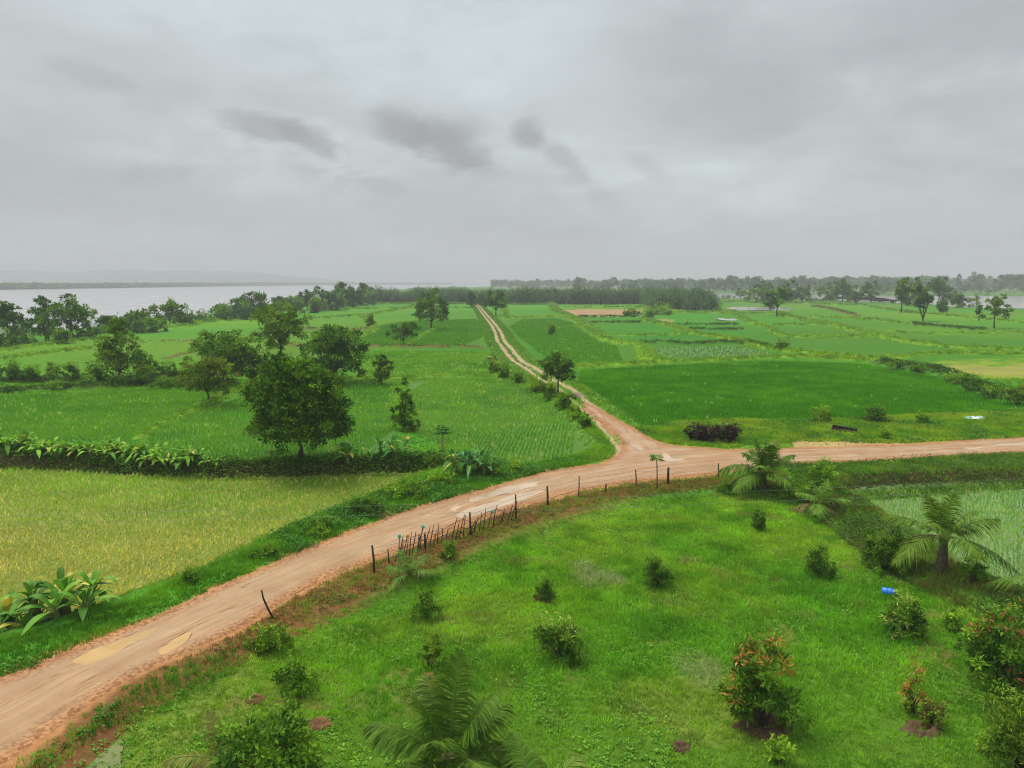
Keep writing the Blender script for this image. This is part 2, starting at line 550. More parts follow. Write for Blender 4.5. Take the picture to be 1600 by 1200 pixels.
def mat_road():
    """wet laterite: tan wheel-packed centre, orange loose edges, streaks and ruts running along the road"""
    m = bpy.data.materials.new('wet_mud_road'); m.use_nodes = True
    N = NT(m.node_tree); N.n.clear()
    col = N.add('ShaderNodeAttribute', attribute_name='Col').outputs['Color']
    al = N.add('ShaderNodeAttribute', attribute_name='along').outputs['Fac']
    ac = N.add('ShaderNodeAttribute', attribute_name='across').outputs['Fac']
    ed = N.add('ShaderNodeAttribute', attribute_name='edge').outputs['Fac']
    g = N.add('ShaderNodeNewGeometry'); pos = g.outputs['Position']
    st = N.comb(N.math('MULTIPLY', al, 0.16), N.math('MULTIPLY', ac, 2.2), 0.0)
    s1 = N.noise(st, 1.0, 6, 0.62, 0.35)
    st2 = N.comb(N.math('MULTIPLY', al, 0.5), N.math('MULTIPLY', ac, 7.0), 3.0)
    s2 = N.noise(st2, 1.0, 5, 0.68, 0.25)
    f = N.noise(pos, 7.0, 5, 0.7)
    big = N.noise(pos, 0.5, 4, 0.6)
    c = N.mix(N.ramp(s1, 0.36, 0.64), col, (0.44, 0.290, 0.160))
    c = N.mix(N.math('MULTIPLY', N.ramp(s2, 0.55, 0.72), 0.7), c, (0.24, 0.105, 0.042))
    c = N.mix(N.math('MULTIPLY', N.ramp(s2, 0.42, 0.28), 0.4), c, (0.50, 0.35, 0.205))
    s3 = N.noise(N.comb(N.math('MULTIPLY', al, 0.05), N.math('MULTIPLY', ac, 1.7), 7.0), 1.0, 3, 0.5, 0.2)
    band = N.math('PINGPONG', N.math('MULTIPLY', s3, 9.0), 0.5)
    ln = N.math('MULTIPLY', N.ramp(band, 0.0, 0.07, 1.0, 0.0), N.ramp(big, 0.45, 0.6))
    c = N.mix(N.math('MULTIPLY', ln, 0.75), c, (0.17, 0.075, 0.032))
    loose = N.ramp(N.math('ADD', ed, N.math('MULTIPLY', N.math('SUBTRACT', f, 0.5), 0.8)), 0.0, 0.8, 1.0, 0.0)
    oc = N.mix(N.ramp(f, 0.4, 0.6), (0.22, 0.085, 0.028), (0.48, 0.23, 0.095))
    c = N.mix(N.math('MULTIPLY', loose, 0.9), c, oc)
    c = N.mix(1.0, c, N.ramp(big, 0.3, 0.7, 0.86, 1.14), 'MULTIPLY')
    p = N.add('ShaderNodeBsdfPrincipled'); N.l.new(c, p.inputs['Base Color'])
    r = N.ramp(N.math('ADD', N.math('MULTIPLY', s1, 0.6), N.math('MULTIPLY', big, 0.4)), 0.38, 0.6, 0.62, 0.3)
    N.l.new(N.math('MAXIMUM', r, N.math('MULTIPLY', loose, 0.85)), p.inputs['Roughness'])
    p.inputs['Specular IOR Level'].default_value = 0.22
    b = N.add('ShaderNodeBump'); b.inputs['Strength'].default_value = 0.55; b.inputs['Distance'].default_value = 0.06
    hgt = N.math('ADD', N.math('ADD', N.math('MULTIPLY', s2, -1.0), N.math('MULTIPLY', ln, -1.0)), N.math('MULTIPLY', f, N.math('ADD', 0.25, loose)))
    N.l.new(hgt, b.inputs['Height']); N.l.new(b.outputs[0], p.inputs['Normal'])
    o = N.add('ShaderNodeOutputMaterial'); N.l.new(p.outputs[0], o.inputs[0])
    return m


M = dict(
    ground=mat_ground(), road=mat_road(),
    grass=mat_leaf('grass_blades', 0.9, 0.25, 0.02, 0.5, 0.16),
    rice=mat_leaf('rice_blades', 0.9, 0.25, 0.02, 0.35, 0.12),
    leaf=mat_leaf('tree_leaves', 0.65, 0.22, 0.08, 0.6, 0.22),
    gloss=mat_leaf('glossy_leaves', 0.5, 0.22, 0.13, 1.2, 0.2),
    frond=mat_leaf('palm_leaves', 0.55, 0.25, 0.08, 1.0, 0.2),
    dry=mat_leaf('dry_leaves', 0.85, 0.15, 0.1, 2.0, 0.25, (1.05, 1, 0.8)),
    bark=mat_rough('bark', 0.9, 5, 0.4, 0.5),
    wood=mat_rough('weathered_wood', 0.85, 9, 0.4, 0.4),
    earth=mat_rough('dug_earth', 0.95, 5, 0.4, 0.8, 0.1, 12),
    plastic=mat_rough('blue_plastic', 0.32, 4, 0.12, 0.05, 0.5),
    sheet=mat_rough('plastic_sheet', 0.5, 5, 0.2, 0.3, 0.4),
    rust=mat_rough('rusted_steel', 0.7, 8, 0.45, 0.3, 0.3),
    wire=mat_rough('dull_wire', 0.5, 3, 0.2, 0.0, 0.4),
    river=mat_water('river_water', (0.38, 0.36, 0.37), 0.22, 0.25, 0.25),
    flood=mat_water('flood_water', (0.40, 0.37, 0.34), 0.12, 0.04, 0.6),
    ditch=mat_water('ditch_water', (0.17, 0.19, 0.07), 0.45, 0.3, 3.0, 0.25),
    puddle=mat_water('muddy_puddle', (0.50, 0.31, 0.12), 0.10, 0.03, 1.5),
    puddle_pale=mat_water('pale_puddle', (0.50, 0.36, 0.23), 0.12, 0.02, 1.5),
)

# ------------------------------------------------------------------ layout of the land, traced once and laid out in metres
ROAD_TOP = [(-330, 1205), (-250, 1165), (-120, 1108), (0, 1062), (60, 1040), (150, 1003), (240, 965), (330, 925), (400, 893), (500, 850), (600, 811), (700, 780), (800, 753), (850, 738), (900, 730), (940, 725),
            (962, 715), (974, 703), (975, 693), (962, 679), (945, 664), (924, 647), (912, 637), (916, 628), (936, 640), (962, 656), (990, 670), (1015, 686), (1050, 697), (1137, 703), (1250, 701), (1400, 696), (1500, 689), (1600, 684), (1800, 672), (2100, 655)]
ROAD_BOT = [(2100, 680), (1800, 696), (1600, 706), (1525, 710), (1450, 714), (1350, 720), (1225, 724), (1125, 738), (1050, 746), (975, 753), (905, 766), (850, 781), (800, 793), (740, 812), (662, 843), (625, 858),
            (555, 882), (500, 906), (450, 934), (400, 966), (312, 1010), (250, 1035), (200, 1060), (100, 1125), (0, 1192), (-100, 1258), (-250, 1345), (-330, 1400)]
ROAD = ats(ROAD_TOP + ROAD_BOT)
CENTRE = smooth_line(ats([(-330, 1290), (-120, 1170), (0, 1120), (120, 1055), (240, 1000), (350, 950), (470, 895), (560, 855), (650, 822), (760, 785), (850, 757), (950, 737), (1050, 722), (1200, 713), (1400, 706), (1600, 695), (1800, 684), (2100, 667)]), 5)
TRACK = smooth_line(ats([(735, 470), (745, 477), (754, 488), (768, 505), (778, 520), (782, 532), (793, 547), (807, 564), (830, 578), (850, 592), (867, 602), (884, 611), (903, 626), (928, 645), (945, 660), (968, 684), (985, 705), (975, 730)]), 5)
# paddies that carry modelled rice: outline, level, row spacing, plant height, colours, shade of the flooded mud
Z1, Z7 = -1.0, -0.8
FIELDS = dict(
    near=(ats([(-260, 760), (-60, 735), (60, 735), (160, 741), (260, 748), (330, 751), (430, 750), (520, 747), (600, 744), (690, 742), (625, 762), (570, 790), (500, 812), (440, 838), (370, 872), (300, 905), (215, 938), (150, 962), (70, 990), (-60, 1030), (-260, 1090)], Z1), Z1),
    left=(ats([(-260, 640), (-60, 618), (60, 615), (150, 611), (240, 606), (300, 605), (360, 612), (310, 634), (250, 661), (204, 690), (196, 706), (120, 702), (0, 698), (-260, 700)]), 0.0),
    middle=(ats([(385, 612), (440, 600), (500, 597), (560, 598), (608, 597), (612, 640), (618, 690), (590, 708), (560, 714), (430, 716), (340, 716), (250, 711), (212, 704), (228, 688), (262, 666), (322, 638)]), 0.0),
    centre=(ats([(640, 597), (700, 592), (790, 590), (820, 604), (850, 626), (880, 648), (905, 668), (930, 690), (925, 704), (860, 718), (810, 728), (780, 722), (745, 700), (690, 692), (655, 680), (640, 640)]), 0.0),
    upper=(ats([(562, 548), (640, 548), (764, 549), (775, 560), (785, 578), (780, 586), (690, 587), (640, 590), (570, 588), (560, 570)]), 0.0),
    lush=(ats([(893, 579), (1015, 572), (1100, 568), (1200, 563), (1340, 568), (1400, 577), (1462, 588), (1500, 606), (1560, 626), (1640, 634), (1560, 641), (1500, 645), (1350, 653), (1250, 658), (1190, 656), (1100, 655), (1050, 662), (1025, 668), (990, 664), (960, 645), (930, 618), (905, 595)]), 0.0),
    low=(ats([(1325, 770), (1380, 765), (1500, 760), (1600, 757), (1900, 748), (2200, 745), (2200, 1050), (1800, 960), (1600, 930), (1520, 900), (1480, 865), (1400, 815)], Z7), Z7),
    far_right=(ats([(784, 499), (868, 497), (893, 503), (912, 518), (938, 535), (972, 542), (1001, 543), (1010, 560), (1016, 567), (950, 570), (886, 573), (864, 563), (838, 547), (812, 527), (796, 510)]), 0.0),
    far_mid=(ats([(578, 517), (600, 505), (660, 500), (745, 498), (760, 508), (768, 530), (766, 542), (600, 540), (545, 539), (548, 532)]), 0.0),
    pale=(ats([(1025, 542), (1080, 541), (1150, 540), (1200, 549), (1205, 556), (1100, 562), (1040, 565), (1020, 556)]), 0.0),
)
LAWN = ats([(415, 1000), (440, 985), (520, 952), (600, 920), (650, 908), (720, 868), (800, 835), (900, 798), (1000, 778), (1130, 765), (1225, 768), (1300, 800), (1400, 865), (1500, 922), (1650, 985), (2000, 1100), (2400, 1400), (2400, 2600), (-500, 2600),
            (-600, 1700), (-100, 1330), (60, 1225), (200, 1110), (330, 1035)])
# earth bunds: points, width, height, look (g grassy, s bare soil, d dark weeds)
BUNDS = [
    ([(-200, 565), (0, 549), (60, 541), (137, 532), (200, 527)], 1.6, .35, 'g'), ([(-100, 575), (15, 560), (75, 552), (142, 545)], 1.2, .3, 'g'), ([(200, 537), (247, 535), (310, 534)], 1.2, .35, 's'),
    ([(257, 561), (300, 551), (330, 548)], 1.0, .3, 's'), ([(-200, 606), (0, 597), (100, 597), (200, 594), (300, 588)], 2.0, .4, 'd'), ([(-200, 625), (30, 612), (70, 608), (150, 607), (235, 600), (300, 603), (370, 602)], 1.3, .45, 'd'),
    ([(400, 600), (387, 605), (350, 620), (312, 637), (250, 665), (215, 685)], 1.0, .3, 'g'), ([(150, 521), (260, 513), (330, 502), (400, 491), (460, 482)], 3.2, .4, 'g'),
    ([(440, 541), (545, 542), (600, 543), (700, 544), (767, 545)], 1.3, .6, 's'), ([(400, 600), (470, 597), (540, 593), (640, 592), (690, 589), (770, 588), (800, 589)], 0.8, .3, 'g'),
    ([(455, 514), (520, 516), (575, 515)], 2.4, .5, 's'), ([(545, 530), (585, 516), (578, 503), (570, 496), (600, 488), (640, 481), (652, 475)], 2.0, .3, 'g'), ([(682, 513), (660, 524), (640, 536)], 1.0, .25, 'g'),
    ([(467, 499), (520, 496), (572, 492)], 1.2, .25, 'g'), ([(440, 522), (540, 521)], 1.0, .25, 'g'), ([(480, 486), (560, 483), (640, 481)], 1.2, .25, 'g'), ([(660, 482), (740, 481)], 1.0, .3, 'g'),
    ([(788, 497), (870, 495)], 0.8, .35, 'g'), ([(865, 484), (900, 500), (922, 515), (945, 530), (975, 538), (1000, 540), (1008, 548), (1015, 560), (1035, 568)], 3.0, .5, 'g'), ([(860, 475), (868, 486)], 3.0, .5, 'g'),
    ([(888, 575), (950, 572), (1015, 569), (1100, 565), (1200, 560), (1275, 560), (1340, 564), (1375, 567)], 1.7, .4, 'g'), ([(1375, 568), (1462, 580), (1500, 594), (1550, 612), (1620, 628), (1750, 632)], 2.2, .6, 'd'),
    ([(905, 496), (1000, 495)], 1.2, .4, 'd'), ([(912, 505), (1000, 504)], 0.9, .3, 'd'), ([(960, 525), (1040, 524), (1080, 521)], 1.0, .3, 'g'), ([(1000, 539), (1030, 535), (1075, 538), (1150, 536), (1200, 547)], 1.0, .35, 'd'),
    ([(1005, 500), (1025, 505), (1050, 512), (1087, 522), (1125, 528), (1160, 535), (1200, 546), (1270, 554), (1340, 561), (1400, 561)], 2.6, .5, 'g'), ([(1075, 515), (1160, 515)], 1.2, .3, 'd'), ([(1040, 508), (1150, 508)], 1.2, .35, 'd'),
    ([(1140, 486), (1175, 505), (1200, 512), (1215, 522), (1245, 527), (1340, 527), (1352, 524)], 1.8, .35, 'g'),
    ([(1215, 490), (1250, 500), (1287, 506), (1325, 515), (1355, 522), (1400, 532), (1450, 540), (1500, 545), (1550, 547), (1620, 552), (1800, 560)], 2.2, .6, 'g'),
    ([(1265, 496), (1320, 498), (1382, 501)], 1.6, .4, 'g'), ([(1270, 479), (1300, 484), (1340, 494)], 2.2, .6, 's'), ([(1385, 520), (1475, 522), (1600, 520), (1800, 520)], 1.0, .3, 'g'), ([(1425, 507), (1475, 512), (1540, 517)], 1.6, .5, 'd'),
    ([(1360, 480), (1400, 486), (1475, 493), (1550, 500), (1620, 506), (1800, 515)], 1.6, .35, 'g'), ([(1130, 472), (1250, 474), (1360, 478)], 2.5, .4, 'g'), ([(1120, 490), (1215, 490)], 1.6, .3, 'g'), ([(1200, 508), (1285, 507)], 1.0, .3, 'g'),
    ([(1400, 560), (1470, 553), (1600, 556), (1800, 565)], 2.0, .3, 'g'), ([(790, 497), (788, 480), (770, 476)], 1.2, .3, 'g'), ([(1380, 502), (1425, 507)], 1.2, .3, 'g'), ([(480, 479), (560, 476), (660, 475), (870, 476)], 2.5, .5, 'g'),
    ([(870, 481), (1010, 480), (1030, 486)], 1.4, .3, 's'), ([(1000, 480), (1060, 488), (1120, 489)], 3.0, .5, 'g'),
]
BUNDS = [(smooth_line(ats(p), 4), w, h, k) for p, w, h, k in BUNDS]
RIVER = ats([(-1500, 655), (-600, 590), (-200, 562), (0, 538), (60, 530), (150, 519), (290, 503), (340, 494), (450, 478), (520, 466), (575, 457), (640, 452), (700, 449.5), (800, 448), (900, 447), (900, 444.2), (640, 444.6), (400, 446), (250, 448), (0, 451.5), (-600, 458), (-1500, 468)], -2.0)
FLOOD = [[(1110, 458), (1200, 459), (1330, 461), (1430, 463), (1435, 471), (1400, 473), (1330, 468), (1228, 466), (1120, 466)],
         [(1400, 463), (1500, 462), (1600, 463), (1750, 465), (1750, 490), (1650, 485), (1600, 482), (1500, 480), (1440, 473)],
         [(1143, 480), (1200, 480), (1235, 482), (1230, 485), (1190, 485), (1150, 484)], [(1117, 498), (1128, 497), (1134, 498.5), (1148, 498), (1152, 500.5), (1138, 501), (1124, 500)], [(1300, 464), (1360, 464), (1400, 470), (1330, 471)]]
FLOODW = [ats(f, -0.15) for f in FLOOD]
BARE = [(ats([(868, 484), (940, 483), (1005, 484), (1000, 493), (960, 495), (900, 494)]), (0.36, 0.22, 0.11), 0.95), (ats([(1030, 498), (1056, 500), (1050, 505), (1020, 503)]), (0.30, 0.25, 0.09), 0.7),
        (ats([(1470, 572), (1520, 569), (1560, 574), (1600, 568), (1700, 575), (1700, 592), (1600, 590), (1555, 588), (1500, 582)]), (0.40, 0.26, 0.11), 0.6), (ats([(1240, 686), (1300, 679), (1350, 685), (1400, 690), (1440, 697), (1240, 703)]), (0.44, 0.28, 0.13), 0.8),
        (ats([(1410, 682), (1440, 680), (1450, 688), (1415, 690)]), (0.40, 0.27, 0.13), 0.7), (ats([(575, 800), (620, 792), (655, 795), (620, 812), (590, 812)]), (0.40, 0.22, 0.10), 0.9), (ats([(835, 732), (900, 730), (850, 738), (800, 752), (790, 745)]), (0.36, 0.22, 0.10), 0.85)]
YELLOW = ats([(1440, 571), (1480, 562), (1600, 559), (1800, 566), (1800, 596), (1620, 598), (1550, 594), (1480, 580)])


def land(X, Y):
    """height, colour, wetness and crop share of the ground at any place"""
    R = np.sqrt(X * X + Y * Y)
    amp = np.clip(R / 120, 0.15, 2.0)
    X0, Y0 = X, Y
    X = X0 + (fbm(X0, Y0, 0.9, 3, 3.0) - 0.5) * 0.9 * amp
    Y = Y0 + (fbm(X0, Y0, 0.9, 3, 8.0) - 0.5) * 0.9 * amp
    n = fbm(X0, Y0, 0.08, 4, 1.0)
    nf = fbm(X0, Y0, 0.7, 4, 5.0)
    z = (nf - 0.5) * 0.12
    green = np.array([0.066, 0.185, 0.006])
    # patchwork of slightly different greens
    cell = fbm(X0, Y0, 0.012, 2, 11.0)
    C = green[None] * (0.82 + 0.5 * cell)[:, None] * (0.9 + 0.25 * n)[:, None]
    C[:, 0] *= 0.8 + 0.9 * (fbm(X0, Y0, 0.02, 2, 21.0) - 0.3)
    wet = np.zeros(len(X)); crop = np.ones(len(X))

    def blend(w, col, wt=0.0, cr=0.0):
        nonlocal C, wet, crop
        C = C * (1 - w[:, None]) + np.asarray(col) * w[:, None]
        wet = wet * (1 - w) + wt * w
        crop = crop * (1 - w) + cr * w
    # distant rough country
    far = sstep(R + (n - 0.5) * 200, 380, 520) * sstep(X, -60, 60)
    blend(far * 0.6, (0.085, 0.15, 0.035))
    # the rough grass around road and lawn
    sr = poly_sdf(X, Y, ROAD, 30)
    near = sstep(R, 75, 60)
    side = (Y < 62) & (R < 80)
    lg = (0.065, 0.22, 0.014)
    blend(np.where(side, 1.0, 0.0) * sstep(nf + n * 0.4, 0.1, 0.5), lg)
    vergeR = poly_sdf(X, Y, ats([(985, 668), (1010, 672), (1060, 664), (1190, 660), (1350, 657), (1560, 645), (1800, 640), (1800, 672), (1600, 686), (1250, 702), (1050, 698), (1010, 686)]), 10)
    blend(sstep(vergeR, 0.5, -0.5), (0.13, 0.245, 0.022))
    sl = poly_sdf(X, Y, LAWN, 20)
    lw = sstep(sl, 0.6, -0.6)
    blend(lw, (0.080, 0.170, 0.012))
    z = z - 0.35 * lw
    patch = sstep(fbm(X0, Y0, 0.22, 4, 31.0), 0.52, 0.68) * lw
    blend(patch * 0.6, (0.18, 0.22, 0.035))
    soil = sstep(fbm(X0, Y0, 0.5, 4, 41.0), 0.68, 0.80) * lw
    blend(soil * 0.5, (0.17, 0.11, 0.035))
    # modelled paddies: flooded mud under the plants
    mud = dict(near=(0.16, 0.20, 0.02), left=(0.06, 0.17, 0.014), middle=(0.06, 0.17, 0.014), centre=(0.08, 0.18, 0.02), upper=(0.09, 0.20, 0.02), lush=(0.04, 0.14, 0.006), low=(0.15, 0.24, 0.07), far_right=(0.06, 0.17, 0.006),
               far_mid=(0.06, 0.17, 0.006), pale=(0.11, 0.24, 0.04))
    wetm = dict(near=.25, left=.1, middle=.2, centre=.2, upper=.2, lush=0, low=.6, far_right=0, far_mid=0, pale=.5)
    for k, (poly, lv) in FIELDS.items():
        s = poly_sdf(X, Y, poly, 12)
        w = sstep(s, 0.35, -0.25)
        blend(w, mud[k], wetm[k], 1.0 if k in ('lush', 'far_right', 'far_mid') else 0.3)
        if lv < 0:
            z = z * (1 - w) + lv * w
            slope = sstep(s, 1.25, 0.05)          # bank down to the lower field
            z = np.where(s > 0, np.minimum(z, z * (1 - slope) + lv * slope), z)
            band = sstep(s, 1.5, 1.0) * (1 - w)
            top = (np.abs(X0) < 200)
            blend(band * top * 0.95, (0.070, 0.040, 0.020))
        else:
            z = z * (1 - w) + (-0.12) * w
    # bunds
    for pts, wd, hh, kd in BUNDS:
        d, a, _ = line_dist(X, Y, pts, wd + 3)
        m = d < wd + 2
        if not m.any(): continue
        ww = wd * (0.75 + 0.5 * fbm(X0, Y0, 0.3, 2, 2.0))
        w = np.where(m, sstep(d, ww * 0.62, ww * 0.38), 0)
        col = {'g': (0.17, 0.31, 0.018), 's': (0.13, 0.075, 0.03), 'd': (0.07, 0.13, 0.02)}[kd]
        blend(w, col)
        z = z + np.where(m, sstep(d, ww * 0.6, ww * 0.15) * hh, 0)
    # bare earth
    for poly, col, a in BARE:
        s = poly_sdf(X, Y, poly, 6)
        blend(sstep(s + (nf - 0.5) * 1.5 * amp, 0.3, -0.3) * a, col)
    s = poly_sdf(X, Y, YELLOW, 8)
    blend(sstep(s, 1, -1) * 0.7 * sstep(nf, 0.3, 0.65), (0.24, 0.29, 0.02))
    # dry earth shoulder between road and lawn
    sh = np.where((sl > -0.3) & (sr < 3.6) & (sr > -1) & (X0 < 13), sstep(sr, 3.6, 2.0), 0) * (Y0 < 60)
    below = poly_sdf(X, Y, ats([(-330, 1400)] + [(x, y + 0) for x, y in ROAD_BOT[::-1]][1:26] + [(1230, 790), (1000, 800), (600, 960), (0, 1300)]), 8) < 0.5
    blend(sh * below * (0.75 + 0.25 * sstep(nf, 0.3, 0.5)), (0.20, 0.09, 0.032))
    # orange fringe of the road
    fr = np.where(sr < 2.0, sstep(sr + (nf - 0.5) * 1.2, 0.65, 0.1), 0)
    blend(fr, (0.40, 0.19, 0.075))
    z = np.where(sr < 1.0, z * sstep(sr, -0.2, 0.9) - 0.10 * sstep(sr, 0.05, -0.45), z)
    # two-rut track and its green verges
    d, a, sd = line_dist(X, Y, TRACK, 8)
    v = np.where(d < 6, sstep(d, 3.4, 2.6), 0) * (sr > 0.3)
    blend(v, (0.12, 0.235, 0.025))
    rise = sstep(sr, 0.3, 3.0)
    z = z + v * 0.22 * rise
    w = np.where(d < 3, sstep(d, 1.15, 0.9), 0) * (sr > 0)
    z = z - w * 0.10 * rise
    # river bed, floods
    s = poly_sdf(X, Y, RIVER, 80)
    w = sstep(s, 3.0, -5.0)
    blend(w, (0.2, 0.17, 0.12))
    z = z * (1 - w) - 4.5 * w
    for f in FLOODW:
        s = poly_sdf(X, Y, f, 30)
        w = sstep(s, 4.0, 0.0)
        z = z * (1 - w) - 0.5 * w
    return z, C, wet, crop, sr


def ground_z(P):
    P = np.asarray(P, float).reshape(-1, 2)
    return land(P[:, 0].copy(), P[:, 1].copy())[0]


def gz(x, y):
    return float(ground_z([[x, y]])[0])


def build_ground():
    az = np.radians(np.concatenate([np.linspace(-180, -46, 60, endpoint=False), np.linspace(-46, 46, 760, endpoint=False), np.linspace(46, 180, 60)]))
    # rings: even steps of look-down angle, so near ground is fine and far ground coarse
    dep = np.radians(np.concatenate([np.linspace(88, 42, 16, endpoint=False), np.linspace(42, 17, 470, endpoint=False), np.linspace(17, 12, 230, endpoint=False), np.linspace(12, 0.5, 240, endpoint=False), np.linspace(0.5, 0.08, 24)]))
    r = H / np.tan(dep)
    A, Rr = np.meshgrid(az, r)
    X, Y = (Rr * np.sin(A)).ravel(), (Rr * np.cos(A)).ravel()
    z, C, wet, crop, _ = land(X, Y)
    na, nr = len(az), len(r)
    I = np.arange(na * nr).reshape(nr, na)
    F = np.stack([I[:-1, :-1], I[:-1, 1:], I[1:, 1:], I[1:, :-1]], -1).reshape(-1, 4)[:, ::-1]
    mb = MB()
    V = np.stack([X, Y, z], 1)
    mb.add(V, F, C)
    mb.add([(0, 0, float(z[0]))], np.zeros((0, 3)), (0.05, 0.1, 0.02))
    mb.f[1] = np.array([[mb.n - 1, i + 1, i, i] for i in range(na - 1)])
    o = mb.build('ground', M['ground'], smooth=True)
    fattr(o, 'wet', np.append(wet, 0)); fattr(o, 'crop', np.append(crop, 0))
    tag(o, kind='structure')


build_ground()


# ------------------------------------------------------------------ road, track, puddles, river, floods, hills
PUDDLES = (
        ([(118, 1031), (150, 1010), (190, 997), (225, 985), (240, 983), (232, 993), (200, 1008), (165, 1025), (135, 1036)], 'puddle'),
        ([(244, 1024), (262, 1005), (285, 992), (298, 988), (294, 1000), (270, 1017), (252, 1026)], 'puddle'),
        ([(712, 806), (735, 793), (770, 784), (800, 774), (840, 765), (850, 767), (820, 779), (790, 790), (760, 800), (728, 810)], 'puddle_pale'),
        ([(725, 778), (755, 768), (790, 760), (830, 755), (840, 757), (800, 768), (760, 778), (735, 784)], 'puddle_pale'),
        ([(1030, 712), (1036, 706), (1044, 709), (1052, 716), (1068, 715), (1066, 719), (1045, 720)], 'puddle_pale'),
        ([(928, 655), (934, 653), (948, 664), (960, 676), (972, 690), (966, 689), (950, 674)], 'puddle_pale'),
        ([(968, 683), (976, 683), (992, 692), (1006, 702), (1000, 703), (984, 695)], 'puddle_pale'),
        ([(700, 797), (712, 791), (722, 792), (710, 799)], 'puddle_pale'),
        ([(1500, 699), (1560, 694), (1620, 692), (1620, 696), (1560, 698), (1510, 702)], 'puddle_pale'))

def patch_mesh(name, lo, hi, cell, keep, zf, colf, mat, attrs):
    nx, ny = int((hi[0] - lo[0]) / cell) + 1, int((hi[1] - lo[1]) / cell) + 1
    gx, gy = np.meshgrid(lo[0] + np.arange(nx) * cell, lo[1] + np.arange(ny) * cell)
    X, Y = gx.ravel(), gy.ravel()
    k = keep(X, Y)
    I = np.arange(nx * ny).reshape(ny, nx)
    F = np.stack([I[:-1, :-1], I[:-1, 1:], I[1:, 1:], I[1:, :-1]], -1).reshape(-1, 4)
    F = F[k[F].all(1)]
    used = np.unique(F)
    mp = np.full(nx * ny, -1); mp[used] = np.arange(len(used))
    X, Y = X[used], Y[used]
    mb = MB()
    mb.add(np.stack([X, Y, zf(X, Y)], 1), mp[F], colf(X, Y))
    o = mb.build(name, mat, smooth=True)
    for a, f in attrs.items(): fattr(o, a, f(X, Y))
    return o


def warp(X, Y):
    R = np.sqrt(X * X + Y * Y)
    amp = np.clip(R / 120, 0.15, 2.0)
    return X + (fbm(X, Y, 0.9, 3, 3.0) - 0.5) * 0.9 * amp, Y + (fbm(X, Y, 0.9, 3, 8.0) - 0.5) * 0.9 * amp


def road_sdf(X, Y):
    return poly_sdf(*warp(X, Y), ROAD, 30)


def road_z(X, Y):
    s = road_sdf(X, Y)
    d, a, sd = line_dist(X, Y, CENTRE)
    ac = d * sd
    rut = -0.03 * np.exp(-((np.abs(ac) - 0.85) / 0.28) ** 2)
    for pts, _ in PUDDLES:
        q = poly_sdf(X, Y, ats(pts), 3)
        rut = rut - 0.065 * sstep(q, 0.25, -0.15)
    n = (fbm(X, Y, 0.5, 4, 2.0) - 0.5) * 0.05 + (fbm(a * 0.4, ac * 3.0, 1.0, 3, 4.0) - 0.5) * 0.035
    n = n * np.where(rut < -0.012, 3.0, 1.0)
    return 0.03 + (n + rut) * sstep(s, 0, -1.0) - 0.16 * sstep(s, -0.05, 0.5)


def road_col(X, Y):
    n = fbm(X, Y, 0.25, 3, 6.0)
    a, b = np.array([0.40, 0.235, 0.115]), np.array([0.37, 0.165, 0.065])
    # redder churned mud at the junction, paler packed road to the left
    j = sstep(X, -2, 8)
    t = (0.25 + 0.6 * j * n)[:, None]
    return a * (1 - t) + b * t


def track_ds(X, Y):
    d, a, sd = line_dist(*warp(X, Y), TRACK)
    return d, a, sd


def build_roads():
    near = lambda X, Y: poly_sdf(X, Y, ROAD, 5) < 0.9
    def uv(X, Y):
        d, a, sd = line_dist(X, Y, CENTRE); d2, a2, s2 = line_dist(X, Y, TRACK)
        k = (d > 4.0) & (d2 < 3.5)
        return np.where(k, a2 + 300, a), np.where(k, d2 * s2, d * sd)
    at_ = dict(along=lambda X, Y: uv(X, Y)[0], across=lambda X, Y: uv(X, Y)[1], edge=lambda X, Y: -road_sdf(X, Y))
    lo, hi = ROAD.min(0) - 1, ROAD.max(0) + 1
    o = patch_mesh('mud_road', lo, hi, 0.16, near, road_z, road_col, M['road'], at_)
    tag(o, kind='structure')

    # the track: each wheel rut is bare mud, the middle stays green
    def tk(X, Y):
        d, a, s = line_dist(X, Y, TRACK)
        return (d < 1.5) & (poly_sdf(X, Y, ROAD, 5) > -0.25)

    def tz(X, Y):
        d, a, s = track_ds(X, Y)
        w = np.abs(d - 0.72 - 0.15 * (fbm(a * 0.05, s * 5, 1, 2, 4) - 0.5))
        wd = 0.30 + 0.45 * (fbm(a * 0.12, s * 3 + 9, 1.0, 3, 2.0) - 0.35)
        sr = poly_sdf(X, Y, ROAD, 6)
        return 0.035 + 0.18 * sstep(sr, 0.2, 3.0) - 0.30 * sstep(w, wd * 0.55, wd * 1.0 + 0.10) - 0.12 * sstep(sr, 0.1, -0.25) + (fbm(X, Y, 2.0, 3, 3) - 0.5) * 0.03
    o = patch_mesh('dirt_track', TRACK.min(0) - 2, TRACK.max(0) + 2, 0.14, tk, tz, lambda X, Y: np.array([0.44, 0.26, 0.13]) * (0.8 + 0.4 * fbm(X, Y, 0.2, 3, 2))[:, None], M['road'],
                   dict(along=lambda X, Y: line_dist(X, Y, TRACK)[1], across=lambda X, Y: (lambda q: q[0] * q[2])(line_dist(X, Y, TRACK)), edge=lambda X, Y: np.full(len(X), 0.8)))
    tag(o, kind='structure')


build_roads()


